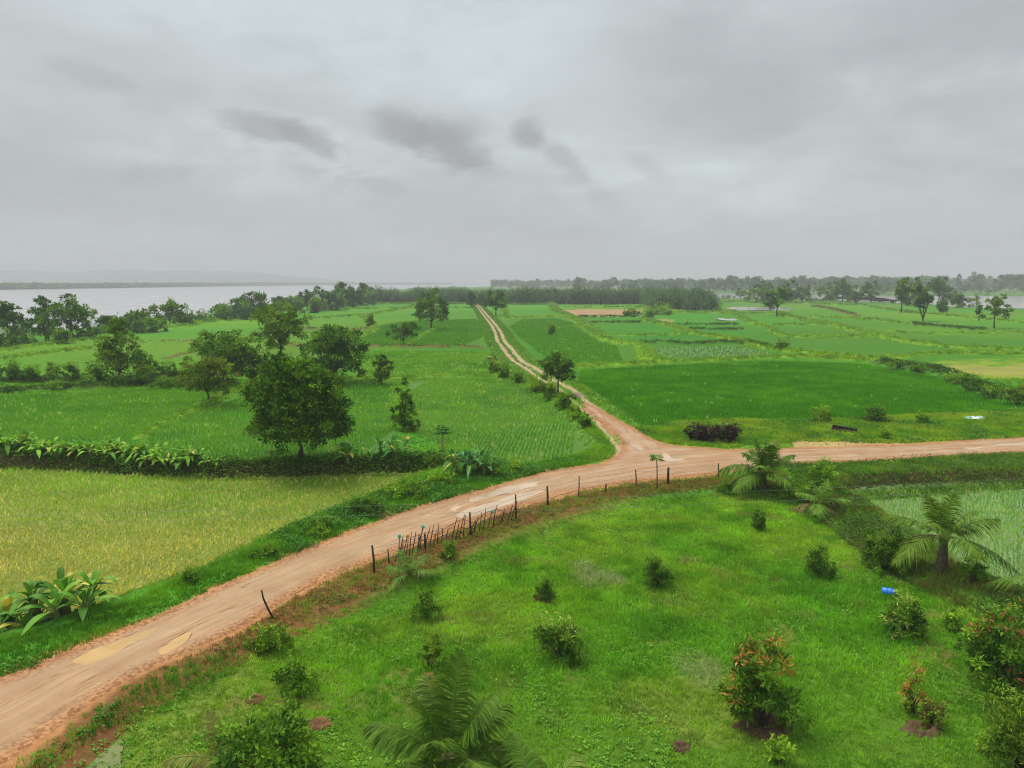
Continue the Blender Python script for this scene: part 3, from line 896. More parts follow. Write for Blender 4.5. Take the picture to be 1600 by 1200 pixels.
def flat_sheet(name, pts, z, mat, amp=0.15, freq=1.0, seed=0, label=None, cat=None, n=10):
    P = smooth_line(pts, n, True)
    nx = fbm(P[:, 0], P[:, 1], freq, 3, seed) - 0.5
    ny = fbm(P[:, 0], P[:, 1], freq, 3, seed + 50) - 0.5
    P = P + np.stack([nx, ny], 1) * amp * 2
    mb = MB()
    mb.add([(x, y, z) for x, y in P], [list(range(len(P)))], (1, 1, 1))
    o = mb.build(name, mat)
    return tag(o, label, cat, kind='structure')


flat_sheet('river', RIVER, -2.0, M['river'], 2.0, 0.05, 1, n=14)
for i, f in enumerate(FLOODW):
    flat_sheet('flood_water', f, -0.12, M['flood'], 2.5 if i != 3 else 1.0, 0.15, i)
for i, (pts, mt) in enumerate(PUDDLES):
    c_ = ats(pts).mean(0)
    flat_sheet('puddle', c_ + (ats(pts) - c_) * 1.15, -0.012, M[mt], 0.16, 1.2, i + 3)
flat_sheet('ditch_water', ats([(30, 1195), (70, 1172), (110, 1160), (150, 1140), (185, 1120), (190, 1128), (185, 1160), (180, 1200), (150, 1260), (80, 1290), (40, 1240)], -0.25), -0.30, M['ditch'], 0.22, 1.4, 7)


def build_hills():
    for (name, y0, x0, x1, hmax, d, seed) in (('hills', 5300, -5000, -700, 120, 900, 1),):
        nx, ny = 160, 24
        u, v = np.meshgrid(np.linspace(0, 1, nx), np.linspace(0, 1, ny))
        X = x0 + (x1 - x0) * u
        Yv = y0 + d * v
        prof = np.sin(np.pi * v) * (0.35 + 0.65 * fbm(X, Yv * 0.3, 0.0022, 4, seed)) * sstep(1 - u, 0.0, 0.35) * (0.6 + 0.4 * sstep(u, 0, .4))
        Z = hmax * prof - 1 + (fbm(X, Yv, 0.02, 3, 4) - 0.5) * 8 * np.sin(np.pi * v)
        I = np.arange(nx * ny).reshape(ny, nx)
        F = np.stack([I[:-1, :-1], I[:-1, 1:], I[1:, 1:], I[1:, :-1]], -1).reshape(-1, 4)
        mb = MB(); mb.add(np.stack([X.ravel(), Yv.ravel(), Z.ravel()], 1), F, (0.05, 0.09, 0.03))
        tag(mb.build(name, M['earth'], smooth=True), kind='structure')


build_hills()


# ------------------------------------------------------------------ grass, rice and weeds (stuff)
def scatter(poly, dens, rng, m=90):
    lo, hi = poly.min(0), poly.max(0)
    lo = np.maximum(lo, (-75, 9)); hi = np.minimum(hi, (85, 400))
    n = int(np.prod(hi - lo) * dens)
    P = rng.uniform(lo, hi, (n, 2))
    k = in_view(np.concatenate([P, np.zeros((n, 1))], 1), m)
    P = P[k]
    return P[poly_sdf(P[:, 0], P[:, 1], poly, 3) < 0]


def with_z(P, off=0.0):
    return np.concatenate([P, (ground_z(P) + off)[:, None]], 1)


def lerp3(a, b, t):
    return np.asarray(a) * (1 - t[:, None]) + np.asarray(b) * t[:, None]


def depth_of(P):
    return np.sqrt((P[:, :2] ** 2).sum(1) + H * H)


def build_lawn():
    rng = np.random.default_rng(11)
    P = scatter(LAWN, 95, rng)
    keep = np.ones(len(P), bool)
    soil = fbm(P[:, 0], P[:, 1], 0.5, 4, 41.0)
    patch = fbm(P[:, 0], P[:, 1], 0.22, 4, 31.0)
    sd = poly_sdf(P[:, 0], P[:, 1], LAWN, 5)
    wet = poly_sdf(P[:, 0], P[:, 1], ats([(30, 1195), (110, 1160), (185, 1120), (190, 1128), (185, 1160), (180, 1200), (150, 1260), (40, 1240)], -.25), 3)
    keep &= rng.random(len(P)) > sstep(soil, 0.66, 0.78) * 0.6
    keep &= wet > -0.1
    for (px, py, r) in SOILS:
        x, y, _ = at(px, py, -0.3)
        keep &= np.hypot((P[:, 0] - x), (P[:, 1] - y)) > r * (0.6 + 0.7 * fbm(P[:, 0], P[:, 1], 2.0, 2, 3))
    P = P[keep]; patch = patch[keep]; sd = sd[keep]
    x, y, _ = px_of(np.concatenate([P, np.full((len(P), 1), -0.3)], 1))
    n1 = fbm(P[:, 0], P[:, 1], 0.12, 3, 61.0); n2 = fbm(P[:, 0], P[:, 1], 0.6, 3, 71.0)
    C = lerp3((0.17, 0.48, 0.010), (0.28, 0.58, 0.014), sstep(n1, 0.35, 0.65))
    C = lerp3(C, (0.37, 0.53, 0.03), sstep(patch, 0.47, 0.64) * 0.5)
    near = sstep(P[:, 1], 26, 17)                   # worn, yellower grass close to the house
    C = lerp3(C, (0.31, 0.46, 0.03), near * 0.5)
    C = lerp3(C, (0.10, 0.36, 0.012), sstep(n2, 0.54, 0.70) * 0.6)
    dry = sstep(fbm(P[:, 0], P[:, 1], 0.9, 3, 81), 0.66, 0.8)
    C = lerp3(C, (0.34, 0.27, 0.10), dry * 0.4)
    for (px, py, r) in ((925, 900, 1.3), (1100, 1050, 0.9), (960, 905, .8)):   # pale bleached patches
        qx, qy, _ = at(px, py, -0.3)
        d = np.hypot((P[:, 0] - qx) / r, (P[:, 1] - qy) / (r * 1.5)) + (n2 - 0.5) * 1.5
        C = lerp3(C, (0.46, 0.50, 0.26), sstep(d, 1.0, 0.4) * 0.85)
    n5 = fbm(P[:, 0], P[:, 1], 1.9, 3, 131.0)
    C = C * (0.78 + 0.5 * n5)[:, None]
    C = lerp3(C, C.mean(1, keepdims=True) * np.array([1.1, 1.5, .4]), np.full(len(P), .18))
    h = 0.17 * (0.7 + 0.7 * n5) * (0.55 + 0.9 * n2) * (1 - 0.4 * near) * (0.7 + 0.5 * sstep(-sd, 0, 3))
    mb = MB()
    tufts(mb, with_z(P), h, 0.020 + 0.0007 * P[:, 1], C, 6, rng, 0.7, 0.10, 0.28)
    o = mb.build('lawn_grass', M['grass'])
    tag(o, 'bright green rough grass covering the plot below the road', 'grass', kind='stuff')
    # low broad-leaved weeds among the grass
    P = scatter(LAWN, 16, rng)
    n = fbm(P[:, 0], P[:, 1], 0.35, 3, 91.0)
    P = P[(n > 0.50) & (rng.random(len(P)) < 0.8)]
    leafy(P, rng, 'lawn_weeds', 'low broad leaved weeds scattered through the green plot', 0.10, 7, (0.11, 0.33, 0.03), (0.24, 0.44, 0.05), 0.09)


def leafy(P, rng, name, label, h, nl, c0, c1, size, mat='leaf', cat='weeds', kind='stuff', build=True, mb=None):
    n = len(P)
    if n == 0: return
    B = with_z(P) if P.shape[1] == 2 else P
    hh = np.broadcast_to(h, (n,)); sz = np.broadcast_to(size, (n,))
    a = rng.uniform(0, 2 * math.pi, n * nl)
    up = rng.uniform(0, 1, n * nl)
    R = np.repeat(hh, nl) * 0.9 * rng.uniform(0.1, 1, n * nl)
    Q = np.repeat(B, nl, 0) + np.stack([np.cos(a) * R, np.sin(a) * R, np.repeat(hh, nl) * up * (1 - 0.3 * R / np.maximum(np.repeat(hh, nl), 1e-6))], 1)
    D = np.stack([np.cos(a), np.sin(a), rng.uniform(-0.3, 0.6, n * nl)], 1)
    Nn = np.stack([rng.normal(0, .5, n * nl), rng.normal(0, .5, n * nl), np.ones(n * nl)], 1)
    t = np.repeat(rng.random(n), nl)
    C = lerp3(c0, c1, t) * rng.uniform(0.75, 1.25, (n * nl, 1))
    s = np.repeat(sz, nl) * rng.uniform(0.7, 1.4, n * nl)
    own = mb is None
    mb = mb or MB()
    leaf_cards(mb, Q, D, Nn, s, s * 0.55, C)
    if own:
        o = mb.build(name, M[mat])
        tag(o, label, cat, kind=kind)
        return o


# dug or trampled earth round the saplings: pixel, radius
SOILS = [(850, 930, 0.34), (668, 955, 0.22), (1195, 1125, 0.46), (670, 1050, 0.22), (500, 1130, 0.25), (1065, 1165, 0.19), (1440, 1130, 0.37), (400, 1085, 0.19), (700, 880, 0.22), (630, 900, 0.31)]


def rice_field(key, label, sx, sy, nb, h, w, cols, rng_seed, lean=0.35, gap=0.0, grad=None, zoff=0.0, spread=0.05, cvar=0.2):
    rng = np.random.default_rng(rng_seed)
    poly, lv = FIELDS[key]
    lo, hi = poly.min(0), poly.max(0)
    lo = np.maximum(lo, (-70, 12)); hi = np.minimum(hi, (90, 260))
    gx, gy = np.meshgrid(np.arange(lo[0], hi[0], sx), np.arange(lo[1], hi[1], sy))
    rot = math.radians(6)
    P = np.stack([gx.ravel(), gy.ravel()], 1)
    c = P.mean(0)
    Q = (P - c) @ np.array([[math.cos(rot), -math.sin(rot)], [math.sin(rot), math.cos(rot)]]) + c
    P = Q + rng.normal(0, 0.13, Q.shape) * np.array([sx, sy * 2.2])
    P = P[in_view(np.concatenate([P, np.zeros((len(P), 1))], 1), 60)]
    wx, wy = warp(P[:, 0], P[:, 1])
    s = poly_sdf(wx, wy, poly, 3)
    P = P[(s < 0.12) & (rng.random(len(P)) > gap * (0.4 + 1.2 * fbm(P[:, 0], P[:, 1], 0.5, 3, 2)))]
    n1 = fbm(P[:, 0], P[:, 1], 0.10, 3, rng_seed); n2 = fbm(P[:, 0], P[:, 1], 0.55, 3, rng_seed + 5)
    C = lerp3(cols[0], cols[1], sstep(n1 * 0.6 + n2 * 0.4, 0.38, 0.62))
    if grad is not None:
        C = lerp3(C, cols[2], np.clip(grad(P[:, 0], P[:, 1]) * (0.45 + 1.1 * n2), 0, 1))
    # single pale plants
    pp = (0.05 + 0.35 * sstep(n2, 0.5, 0.75)) * (cols[3] if len(cols) > 3 else 0.5)
    if grad is not None: pp = 0.12 + 0.62 * np.clip(grad(P[:, 0], P[:, 1]), 0, 1) * (0.4 + 1.2 * n2)
    pale = rng.random(len(P)) < pp
    pc = np.array([0.88, 0.80, 0.34]) if grad is not None else np.array([0.72, 0.76, 0.30])
    C[pale] = C[pale] * 0.22 + pc * 0.78
    w = np.where(pale, w * 1.5, w)
    z = np.full(len(P), lv - 0.12 if lv == 0 else lv) + zoff
    hh = h * (0.75 + 0.5 * n2)
    mb = MB()
    tufts(mb, np.concatenate([P, z[:, None]], 1), hh, w, C, nb, rng, lean, spread, cvar)
    o = mb.build('rice_crop', M['rice'])
    tag(o, label, 'rice', kind='stuff')
    return len(P)


def near_grad(X, Y):
    # riper and yellower towards the road, green under the bank
    x, y, _ = px_of(np.stack([X, Y, np.full(len(X), Z1)], 1))
    t = sstep(y - 0.06 * x, 735, 900)
    return t * 0.85 + 0.12 * sstep(x, 250, 600)


def build_rice():
    rice_field('near', 'young yellowing rice in the lower paddy between bank and road', 0.30, 0.17, 7, 0.27, 0.026, [(0.17, 0.50, 0.014), (0.32, 0.62, 0.028), (0.80, 0.68, 0.10), 1.1], 1, 0.20, 0.12, near_grad, spread=.035, cvar=.4)
    A, B = (0.135, 0.39, 0.010), (0.22, 0.48, 0.015)
    rice_field('left', 'green rice in the paddy behind the leafy bank', 0.24, 0.28, 6, 0.30, 0.042, [A, B, (0, 0, 0), .22], 2, 0.25, 0.08, spread=.06, cvar=.25)
    rice_field('middle', 'green rice in the paddy around the big mango tree', 0.28, 0.24, 6, 0.30, 0.042, [A, B, (0, 0, 0), .28], 3, 0.25, 0.08, spread=.06, cvar=.25)
    rice_field('centre', 'streaked green rice in the triangular paddy left of the track', 0.30, 0.22, 6, 0.30, 0.042, [A, (0.24, 0.51, 0.02), (0, 0, 0), .42], 4, 0.25, 0.1, spread=.06, cvar=.25)
    rice_field('upper', 'light streaked rice in the paddy below the brown earth bund', 0.30, 0.36, 6, 0.32, 0.06, [A, (0.24, 0.51, 0.02), (0, 0, 0), .42], 5, 0.25, 0.08, spread=.08, cvar=.25)
    rice_field('lush', 'dense dark green rice in the wide paddy right of the track', 0.34, 0.40, 7, 0.36, 0.085, [(0.085, 0.32, 0.005), (0.135, 0.41, 0.008), (0, 0, 0), .02], 6, 0.5, 0.0, spread=0.18)
    rice_field('low', 'sparse pale rice in the flooded paddy beyond the coconut palms', 0.27, 0.17, 8, 0.30, 0.018, [(0.17, 0.42, 0.02), (0.28, 0.54, 0.04), (0, 0, 0), .8], 7, 0.22, 0.08, spread=.035, cvar=.3)
    rice_field('far_right', 'even green rice in the paddy just right of the far track', 0.6, 0.8, 5, 0.32, 0.2, [(0.115, 0.345, 0.010), (0.14, 0.375, 0.013), (0, 0, 0), .03], 8, 0.7, 0.0, spread=0.35, cvar=.12)
    rice_field('far_mid', 'even green rice in the paddy behind the brown earth bund', 0.6, 0.8, 5, 0.32, 0.2, [(0.11, 0.335, 0.010), (0.135, 0.365, 0.013), (0, 0, 0), .03], 9, 0.7, 0.0, spread=0.35, cvar=.12)
    rice_field('pale', 'thin pale rice in the small flooded far paddy', 0.5, 0.6, 5, 0.35, 0.09, [(0.09, 0.29, 0.02), (0.16, 0.34, 0.03), (0, 0, 0), .5], 10, 0.3, 0.15)


def strip_scatter(pts, wd, n, rng):
    seg = np.linalg.norm(np.diff(pts, axis=0), axis=1)
    cum = np.concatenate([[0], np.cumsum(seg)])
    t = rng.uniform(0, cum[-1], n)
    i = np.clip(np.searchsorted(cum, t) - 1, 0, len(seg) - 1)
    f = (t - cum[i]) / (seg[i] + 1e-9)
    P = pts[i] + (pts[i + 1] - pts[i]) * f[:, None]
    d = (pts[i + 1] - pts[i]) / (seg[i] + 1e-9)[:, None]
    off = rng.normal(0, 0.3, n) * wd
    return P + np.stack([-d[:, 1], d[:, 0]], 1) * off[:, None], cum[-1]


def build_bund_grass():
    rng = np.random.default_rng(21)
    mb, mw = MB(), MB()
    for pts, wd, hh, kd in BUNDS:
        _, L = strip_scatter(pts, wd, 1, rng)
        D = math.hypot(*pts.mean(0))
        n = int(np.clip(L * wd * 26 * (60 / D) ** 1.15, 120, 4200))
        P, _ = strip_scatter(pts, wd * (0.9 if kd != 's' else 0.8), n, rng)
        P = P[in_view(np.concatenate([P, np.zeros((n, 1))], 1), 60)]
        if not len(P): continue
        n2 = fbm(P[:, 0], P[:, 1], 0.25, 3, 5)
        P = P[rng.random(len(P)) < (0.35 + 1.1 * n2 if kd != 's' else 0.35 * n2)]
        if not len(P): continue
        n2 = fbm(P[:, 0], P[:, 1], 0.25, 3, 5)
        dd = depth_of(P)
        C = {'g': lerp3((0.22, 0.48, 0.02), (0.40, 0.62, 0.04), sstep(n2, 0.35, 0.65)), 's': lerp3((0.10, 0.20, 0.02), (0.24, 0.22, 0.06), n2), 'd': lerp3((0.06, 0.17, 0.012), (0.18, 0.32, 0.03), sstep(n2, 0.35, 0.65))}[kd]
        tufts(mb, with_z(P), (0.22 + dd * 0.0012) * (0.6 + 0.9 * n2), np.maximum(0.03, dd * 0.0009), C, 5, rng, 0.7, 0.12 + dd * 0.0012)
        k = rng.random(len(P)) < (0.22 if kd == 'g' else 0.45 if kd == 'd' else 0.08)
        Q = P[k]
        if len(Q):
            leafy(Q, rng, '', '', 0.30 + depth_of(Q) * 0.0012, 8, *( ((0.13, 0.28, 0.03), (0.22, 0.36, 0.05)) if kd == 'g' else ((0.035, 0.11, 0.015), (0.10, 0.22, 0.03))), 0.09 + depth_of(Q) * 0.0014, mb=mw)
    tag(mb.build('bund_grass', M['grass']), 'yellow green grass growing along the low earth bunds between paddies', 'grass', kind='stuff')
    tag(mw.build('bund_weeds', M['leaf']), 'leafy weeds growing along the low earth bunds between paddies', 'weeds', kind='stuff')


def verge(name, label, poly, dens, rng, h, w, c0, c1, nb=6, weeds=0.0, wc=((0.04, 0.16, 0.02), (0.14, 0.33, 0.04)), lean=0.6, excl=0.15, size=0.11, mat='grass', zz=0.0, wh=0.28):
    P = scatter(ats(poly, zz) if not isinstance(poly, np.ndarray) else poly, dens, rng)
    P = P[(road_sdf(P[:, 0], P[:, 1]) > excl)]
    d, _, _ = line_dist(P[:, 0], P[:, 1], TRACK)
    P = P[d > 1.2]
    n2 = fbm(P[:, 0], P[:, 1], 0.5, 3, 15); n3 = fbm(P[:, 0], P[:, 1], 0.9, 3, 25)
    P = P[rng.random(len(P)) < 0.3 + 1.2 * n3]
    n2 = fbm(P[:, 0], P[:, 1], 0.5, 3, 15); n3 = fbm(P[:, 0], P[:, 1], 0.9, 3, 25)
    mb = MB()
    tufts(mb, with_z(P), h * (0.4 + 1.2 * n2), w, lerp3(c0, c1, sstep(n2, 0.3, 0.7)), nb, rng, lean, 0.09)
    tag(mb.build(name, M[mat]), label, 'grass', kind='stuff')
    if weeds:
        Q = P[(rng.random(len(P)) < weeds) & (fbm(P[:, 0], P[:, 1], 0.35, 3, 35) > 0.45)]
        n4 = fbm(Q[:, 0], Q[:, 1], 0.4, 3, 45)
        leafy(Q, rng, name.replace('grass', 'weeds'), 'leafy weeds mixed into the ' + label, wh * (0.4 + 1.3 * n4), 12, wc[0], wc[1], size)


def build_verges():
    rng = np.random.default_rng(31)
    # left/far side of the main road
    verge('roadside_grass', 'green grass strip between lower paddy and muddy road',
          [(-150, 1120), (-150, 1060), (0, 1000), (90, 980), (160, 955), (220, 930), (300, 897), (370, 865), (430, 835), (490, 806), (560, 782), (620, 755), (690, 735), (770, 715), (830, 728), (840, 740), (760, 768), (600, 815), (500, 855), (400, 897), (330, 930), (240, 970), (100, 1028), (0, 1068)],
          95, rng, 0.22, 0.032, (0.08, 0.25, 0.014), (0.20, 0.43, 0.025), 6, 0.16, size=0.13)
    # between the centre paddy, the track and the road
    verge('trackside_grass', 'bright grass verge at the inner bend of road and track',
          [(780, 735), (820, 725), (870, 716), (925, 702), (935, 692), (905, 664), (880, 642), (850, 618), (830, 600), (850, 598), (885, 622), (915, 645), (945, 670), (968, 688), (970, 702), (955, 716), (900, 729), (850, 737), (800, 748)],
          60, rng, 0.26, 0.05, (0.15, 0.37, 0.016), (0.28, 0.50, 0.03), 6, 0.10, excl=0.05)
    verge('roadside_grass', 'light green rough grass between dark rice and right road',
          [(985, 668), (1010, 668), (1060, 658), (1190, 655), (1350, 652), (1560, 642), (1700, 638), (1700, 676), (1600, 684), (1500, 688), (1400, 693), (1250, 690), (1137, 700), (1050, 695), (1010, 684)],
          42, rng, 0.28, 0.06, (0.19, 0.39, 0.02), (0.38, 0.53, 0.04), 6, 0.08, excl=0.2, size=0.16)
    # green slope right of the palm, above the flooded paddy
    verge('embankment_grass', 'grass on the embankment between right road and flooded paddy',
          [(1230, 735), (1230, 722), (1350, 721), (1450, 714), (1600, 708), (1700, 702), (1700, 740), (1600, 746), (1450, 756), (1330, 764), (1260, 775)],
          60, rng, 0.22, 0.05, (0.10, 0.22, 0.025), (0.24, 0.36, 0.045), 6, 0.15, excl=0.2, wc=((0.05, 0.13, 0.02), (0.12, 0.24, 0.03)))
    # dry growth below the fence
    verge('dry_grass', 'brown dry grass on the bank under the stake fence',
          [(240, 1050), (320, 1015), (400, 972), (450, 940), (500, 912), (560, 888), (625, 866), (662, 850), (740, 820), (800, 800), (850, 788), (905, 774), (975, 760), (1050, 753), (1125, 745), (1225, 732), (1240, 765), (1130, 762), (1000, 775), (900, 793), (800, 828), (720, 860), (650, 902), (600, 915), (520, 945), (440, 980), (330, 1035)],
          85, rng, 0.14, 0.035, (0.26, 0.13, 0.04), (0.36, 0.22, 0.07), 6, 0.05, wc=((0.10, 0.14, 0.03), (0.2, 0.24, 0.05)), lean=1.0, excl=0.3, mat='dry', size=.09, wh=.15)
    # lower left corner beside the road
    verge('roadside_grass', 'tufted dark grass at the near lower edge of the road',
          [(-50, 1260), (60, 1190), (130, 1140), (200, 1085), (260, 1050), (340, 1020), (420, 995), (360, 1040), (250, 1100), (190, 1120), (100, 1175), (0, 1290)],
          90, rng, 0.2, 0.03, (0.05, 0.19, 0.018), (0.15, 0.34, 0.03), 6, 0.1, excl=0.7)
    # diagonal bund between lawn and flooded paddy
    verge('bund_grass', 'brown and green rough growth between lawn and flooded paddy',
          [(1225, 765), (1300, 770), (1345, 785), (1400, 830), (1480, 880), (1540, 915), (1620, 945), (1700, 975), (1700, 1040), (1600, 985), (1480, 940), (1380, 890), (1290, 820)],
          90, rng, 0.26, 0.035, (0.13, 0.15, 0.03), (0.26, 0.28, 0.06), 6, 0.25, wc=((0.05, 0.14, 0.02), (0.14, 0.26, 0.04)), lean=0.8, mat='grass', zz=-.3)
    # green middle of the track
    Pm, L = strip_scatter(TRACK, 0.0, 5200, rng)
    Pm = Pm + rng.normal(0, 0.16, Pm.shape)
    Pm = Pm[(fbm(Pm[:, 0], Pm[:, 1], 0.25, 3, 2) > 0.36) & (road_sdf(Pm[:, 0], Pm[:, 1]) > -0.3)]
    mb = MB()
    dd = depth_of(Pm)
    tufts(mb, with_z(Pm), 0.16, np.maximum(0.03, dd * .0007), lerp3((0.11, 0.30, 0.02), (0.22, 0.38, 0.04), fbm(Pm[:, 0], Pm[:, 1], 0.3, 2, 3)), 5, rng, 0.6, 0.12)
    P2, L = strip_scatter(TRACK, 0.0, 16000, rng)
    side = np.where(rng.random(len(P2)) < 0.5, -1, 1)
    nx = np.gradient(TRACK[:, 0]).mean(); ny = np.gradient(TRACK[:, 1]).mean()
    q = np.array([-ny, nx]) / math.hypot(nx, ny)
    P2 = P2 + q * (side * rng.uniform(1.1, 3.2, len(P2)))[:, None]
    d, _, _ = line_dist(P2[:, 0], P2[:, 1], TRACK)
    P2 = P2[(d > 1.15) & (road_sdf(P2[:, 0], P2[:, 1]) > 0.2)]
    dd = depth_of(P2); n2 = fbm(P2[:, 0], P2[:, 1], 0.3, 2, 3)
    tufts(mb, with_z(P2), 0.26 * (0.5 + n2), np.maximum(0.035, dd * .0007), lerp3((0.10, 0.29, 0.02), (0.23, 0.41, 0.04), n2), 5, rng, 0.6, 0.14)
    tag(mb.build('track_grass', M['grass']), 'grass growing between and beside the wheel ruts of the dirt track', 'grass', kind='stuff')


def build_edges():
    rng = np.random.default_rng(41)
    P = scatter(np.array([(-75, 12), (85, 12), (85, 96), (-75, 96.)]), 26, rng, 60)
    k = rng.random(len(P)) < np.clip(2200 / (P ** 2).sum(1), .25, 1)
    P = P[k]
    wx, wy = warp(P[:, 0], P[:, 1])
    ok = (poly_sdf(P[:, 0], P[:, 1], LAWN, 5) > 0.1) & (poly_sdf(wx, wy, ROAD, 5) > 0.35) & (line_dist(wx, wy, TRACK)[0] > 1.3) & (poly_sdf(wx, wy, RIVER, 20) > 1)
    for key in FIELDS: ok &= poly_sdf(wx, wy, FIELDS[key][0], 5) > 0.1
    for poly, _, _ in BARE: ok &= (poly_sdf(wx, wy, poly, 4) > 0.0) | (rng.random(len(P)) < .12)
    P = P[ok]
    P = with_z(P)
    P = P[P[:, 2] > -0.5]
    n2 = fbm(P[:, 0], P[:, 1], 0.35, 3, 15); dd = depth_of(P)
    mb = MB()
    C = lerp3((0.11, 0.32, 0.010), (0.24, 0.46, 0.022), sstep(n2, 0.35, 0.65))
    tufts(mb, P, (0.16 + dd * .0008) * (0.5 + n2), np.maximum(0.03, dd * 0.0008), C, 5, rng, 0.6, 0.12)
    tag(mb.build('field_edge_grass', M['grass']), 'short green grass on the strips around the modelled paddies'.replace('modelled ', 'nearer '), 'grass', kind='stuff')


build_lawn()
build_edges()
build_rice()
build_bund_grass()
build_verges()


# ------------------------------------------------------------------ trees
def crown_mesh(mb, lobes, n, leaf, rng, c0, c1, c2=None, c2f=0.0, clump=0.16, droop=0.15, asp=0.42, core=0.25):
    """leaf cards in clumps over a set of overlapping lobes; lobes = (x,y,z,rx,ry,rz)"""
    Lb = np.array(lobes, float)
    area = (Lb[:, 3] * Lb[:, 5])
    per = 34
    nc = max(8, n // per)
    li = rng.choice(len(Lb), nc, p=area / area.sum())
    d = nrm(rng.normal(0, 1, (nc, 3)))
    d[:, 2] = np.where(d[:, 2] < -0.7, -d[:, 2] * rng.uniform(0, 1, nc), d[:, 2])
    d = nrm(d)
    rr = np.where(rng.random(nc) < core, rng.uniform(0.35, 0.8, nc), np.where(rng.random(nc) < .2, rng.uniform(1.0, 1.22, nc), rng.uniform(0.8, 1.05, nc)))
    cc = Lb[li, :3] + d * Lb[li, 3:] * rr[:, None]
    ctint = rng.random(nc) ** 1.3
    fl = rng.random(nc) < c2f
    i = np.repeat(np.arange(nc), per)
    m = len(i)
    sz = clump * Lb[li[i], 3]
    P = cc[i] + nrm(rng.normal(0, 1, (m, 3)) + np.array([0, 0, .35])) * (rng.uniform(.5, 1.5, m) * 1.35 * sz)[:, None] * np.array([1, 1, 0.62])
    out = nrm(P - (Lb[li[i], :3] - np.array([0, 0, 0.3]) * Lb[li[i], 5:6]))
    co = nrm(P - cc[i] + 1e-4)
    D = nrm(out * 0.5 + co * 0.4 + rng.normal(0, 0.5, (m, 3)) + np.array([0, 0, -droop]))
    Nn = nrm(out * 0.45 + co * 0.7 + np.array([0, 0, 0.45]) + rng.normal(0, 0.3, (m, 3)))
    C = lerp3(c0, c1, ctint[i]) * rng.uniform(0.7, 1.3, (m, 1)) * (0.75 + 0.5 * rng.random(nc))[i][:, None]
    if c2 is not None:
        k = fl[i] & (rng.random(m) < 0.6)
        C[k] = np.asarray(c2) * rng.uniform(0.7, 1.25, (k.sum(), 1))
    s = leaf * rng.uniform(0.55, 1.5, m)
    leaf_cards(mb, P, D, Nn, s, s * asp, C)


def limbs(mb, h, lobes, r, rng, col=(0.085, 0.065, 0.05), fork=0.4, lean=(0, 0), k=8, twigs=True):
    f = Vector((lean[0] * h * fork, lean[1] * h * fork, h * fork))
    P = [(0, 0, -0.15), (lean[0] * h * fork * .3 + rng.uniform(-.03, .03) * h, lean[1] * h * fork * .3, h * fork * 0.5), tuple(f)]
    mb.tube(P, [r * 1.35, r * 0.95, r * 0.8], col, k)
    for lb in lobes:
        e = Vector(lb[:3])
        mid = f.lerp(e, 0.5) + Vector((rng.uniform(-.1, .1) * lb[3], rng.uniform(-.1, .1) * lb[3], -0.12 * lb[5]))
        mb.tube([tuple(f), tuple(mid), tuple(e)], [r * 0.62, r * 0.4, r * 0.16], col, 6)
        if twigs:
            for _ in range(3):
                d = Vector(nrm(rng.normal(0, 1, 3)))
                d.z = abs(d.z) * 0.5
                q = e + Vector((d.x * lb[3], d.y * lb[4], d.z * lb[5])) * 0.75
                mb.tube([tuple(mid.lerp(e, .4)), tuple(q)], [r * 0.22, r * 0.06], col, 4)


GREENS = {
    'dark': ((0.032, 0.095, 0.008), (0.180, 0.340, 0.020)),
    'mid': ((0.055, 0.150, 0.010), (0.210, 0.380, 0.024)),
    'olive': ((0.070, 0.160, 0.010), (0.270, 0.400, 0.028)),
    'light': ((0.110, 0.250, 0.014), (0.300, 0.480, 0.032)),
    'blue': ((0.050, 0.135, 0.022), (0.160, 0.310, 0.050)),
}


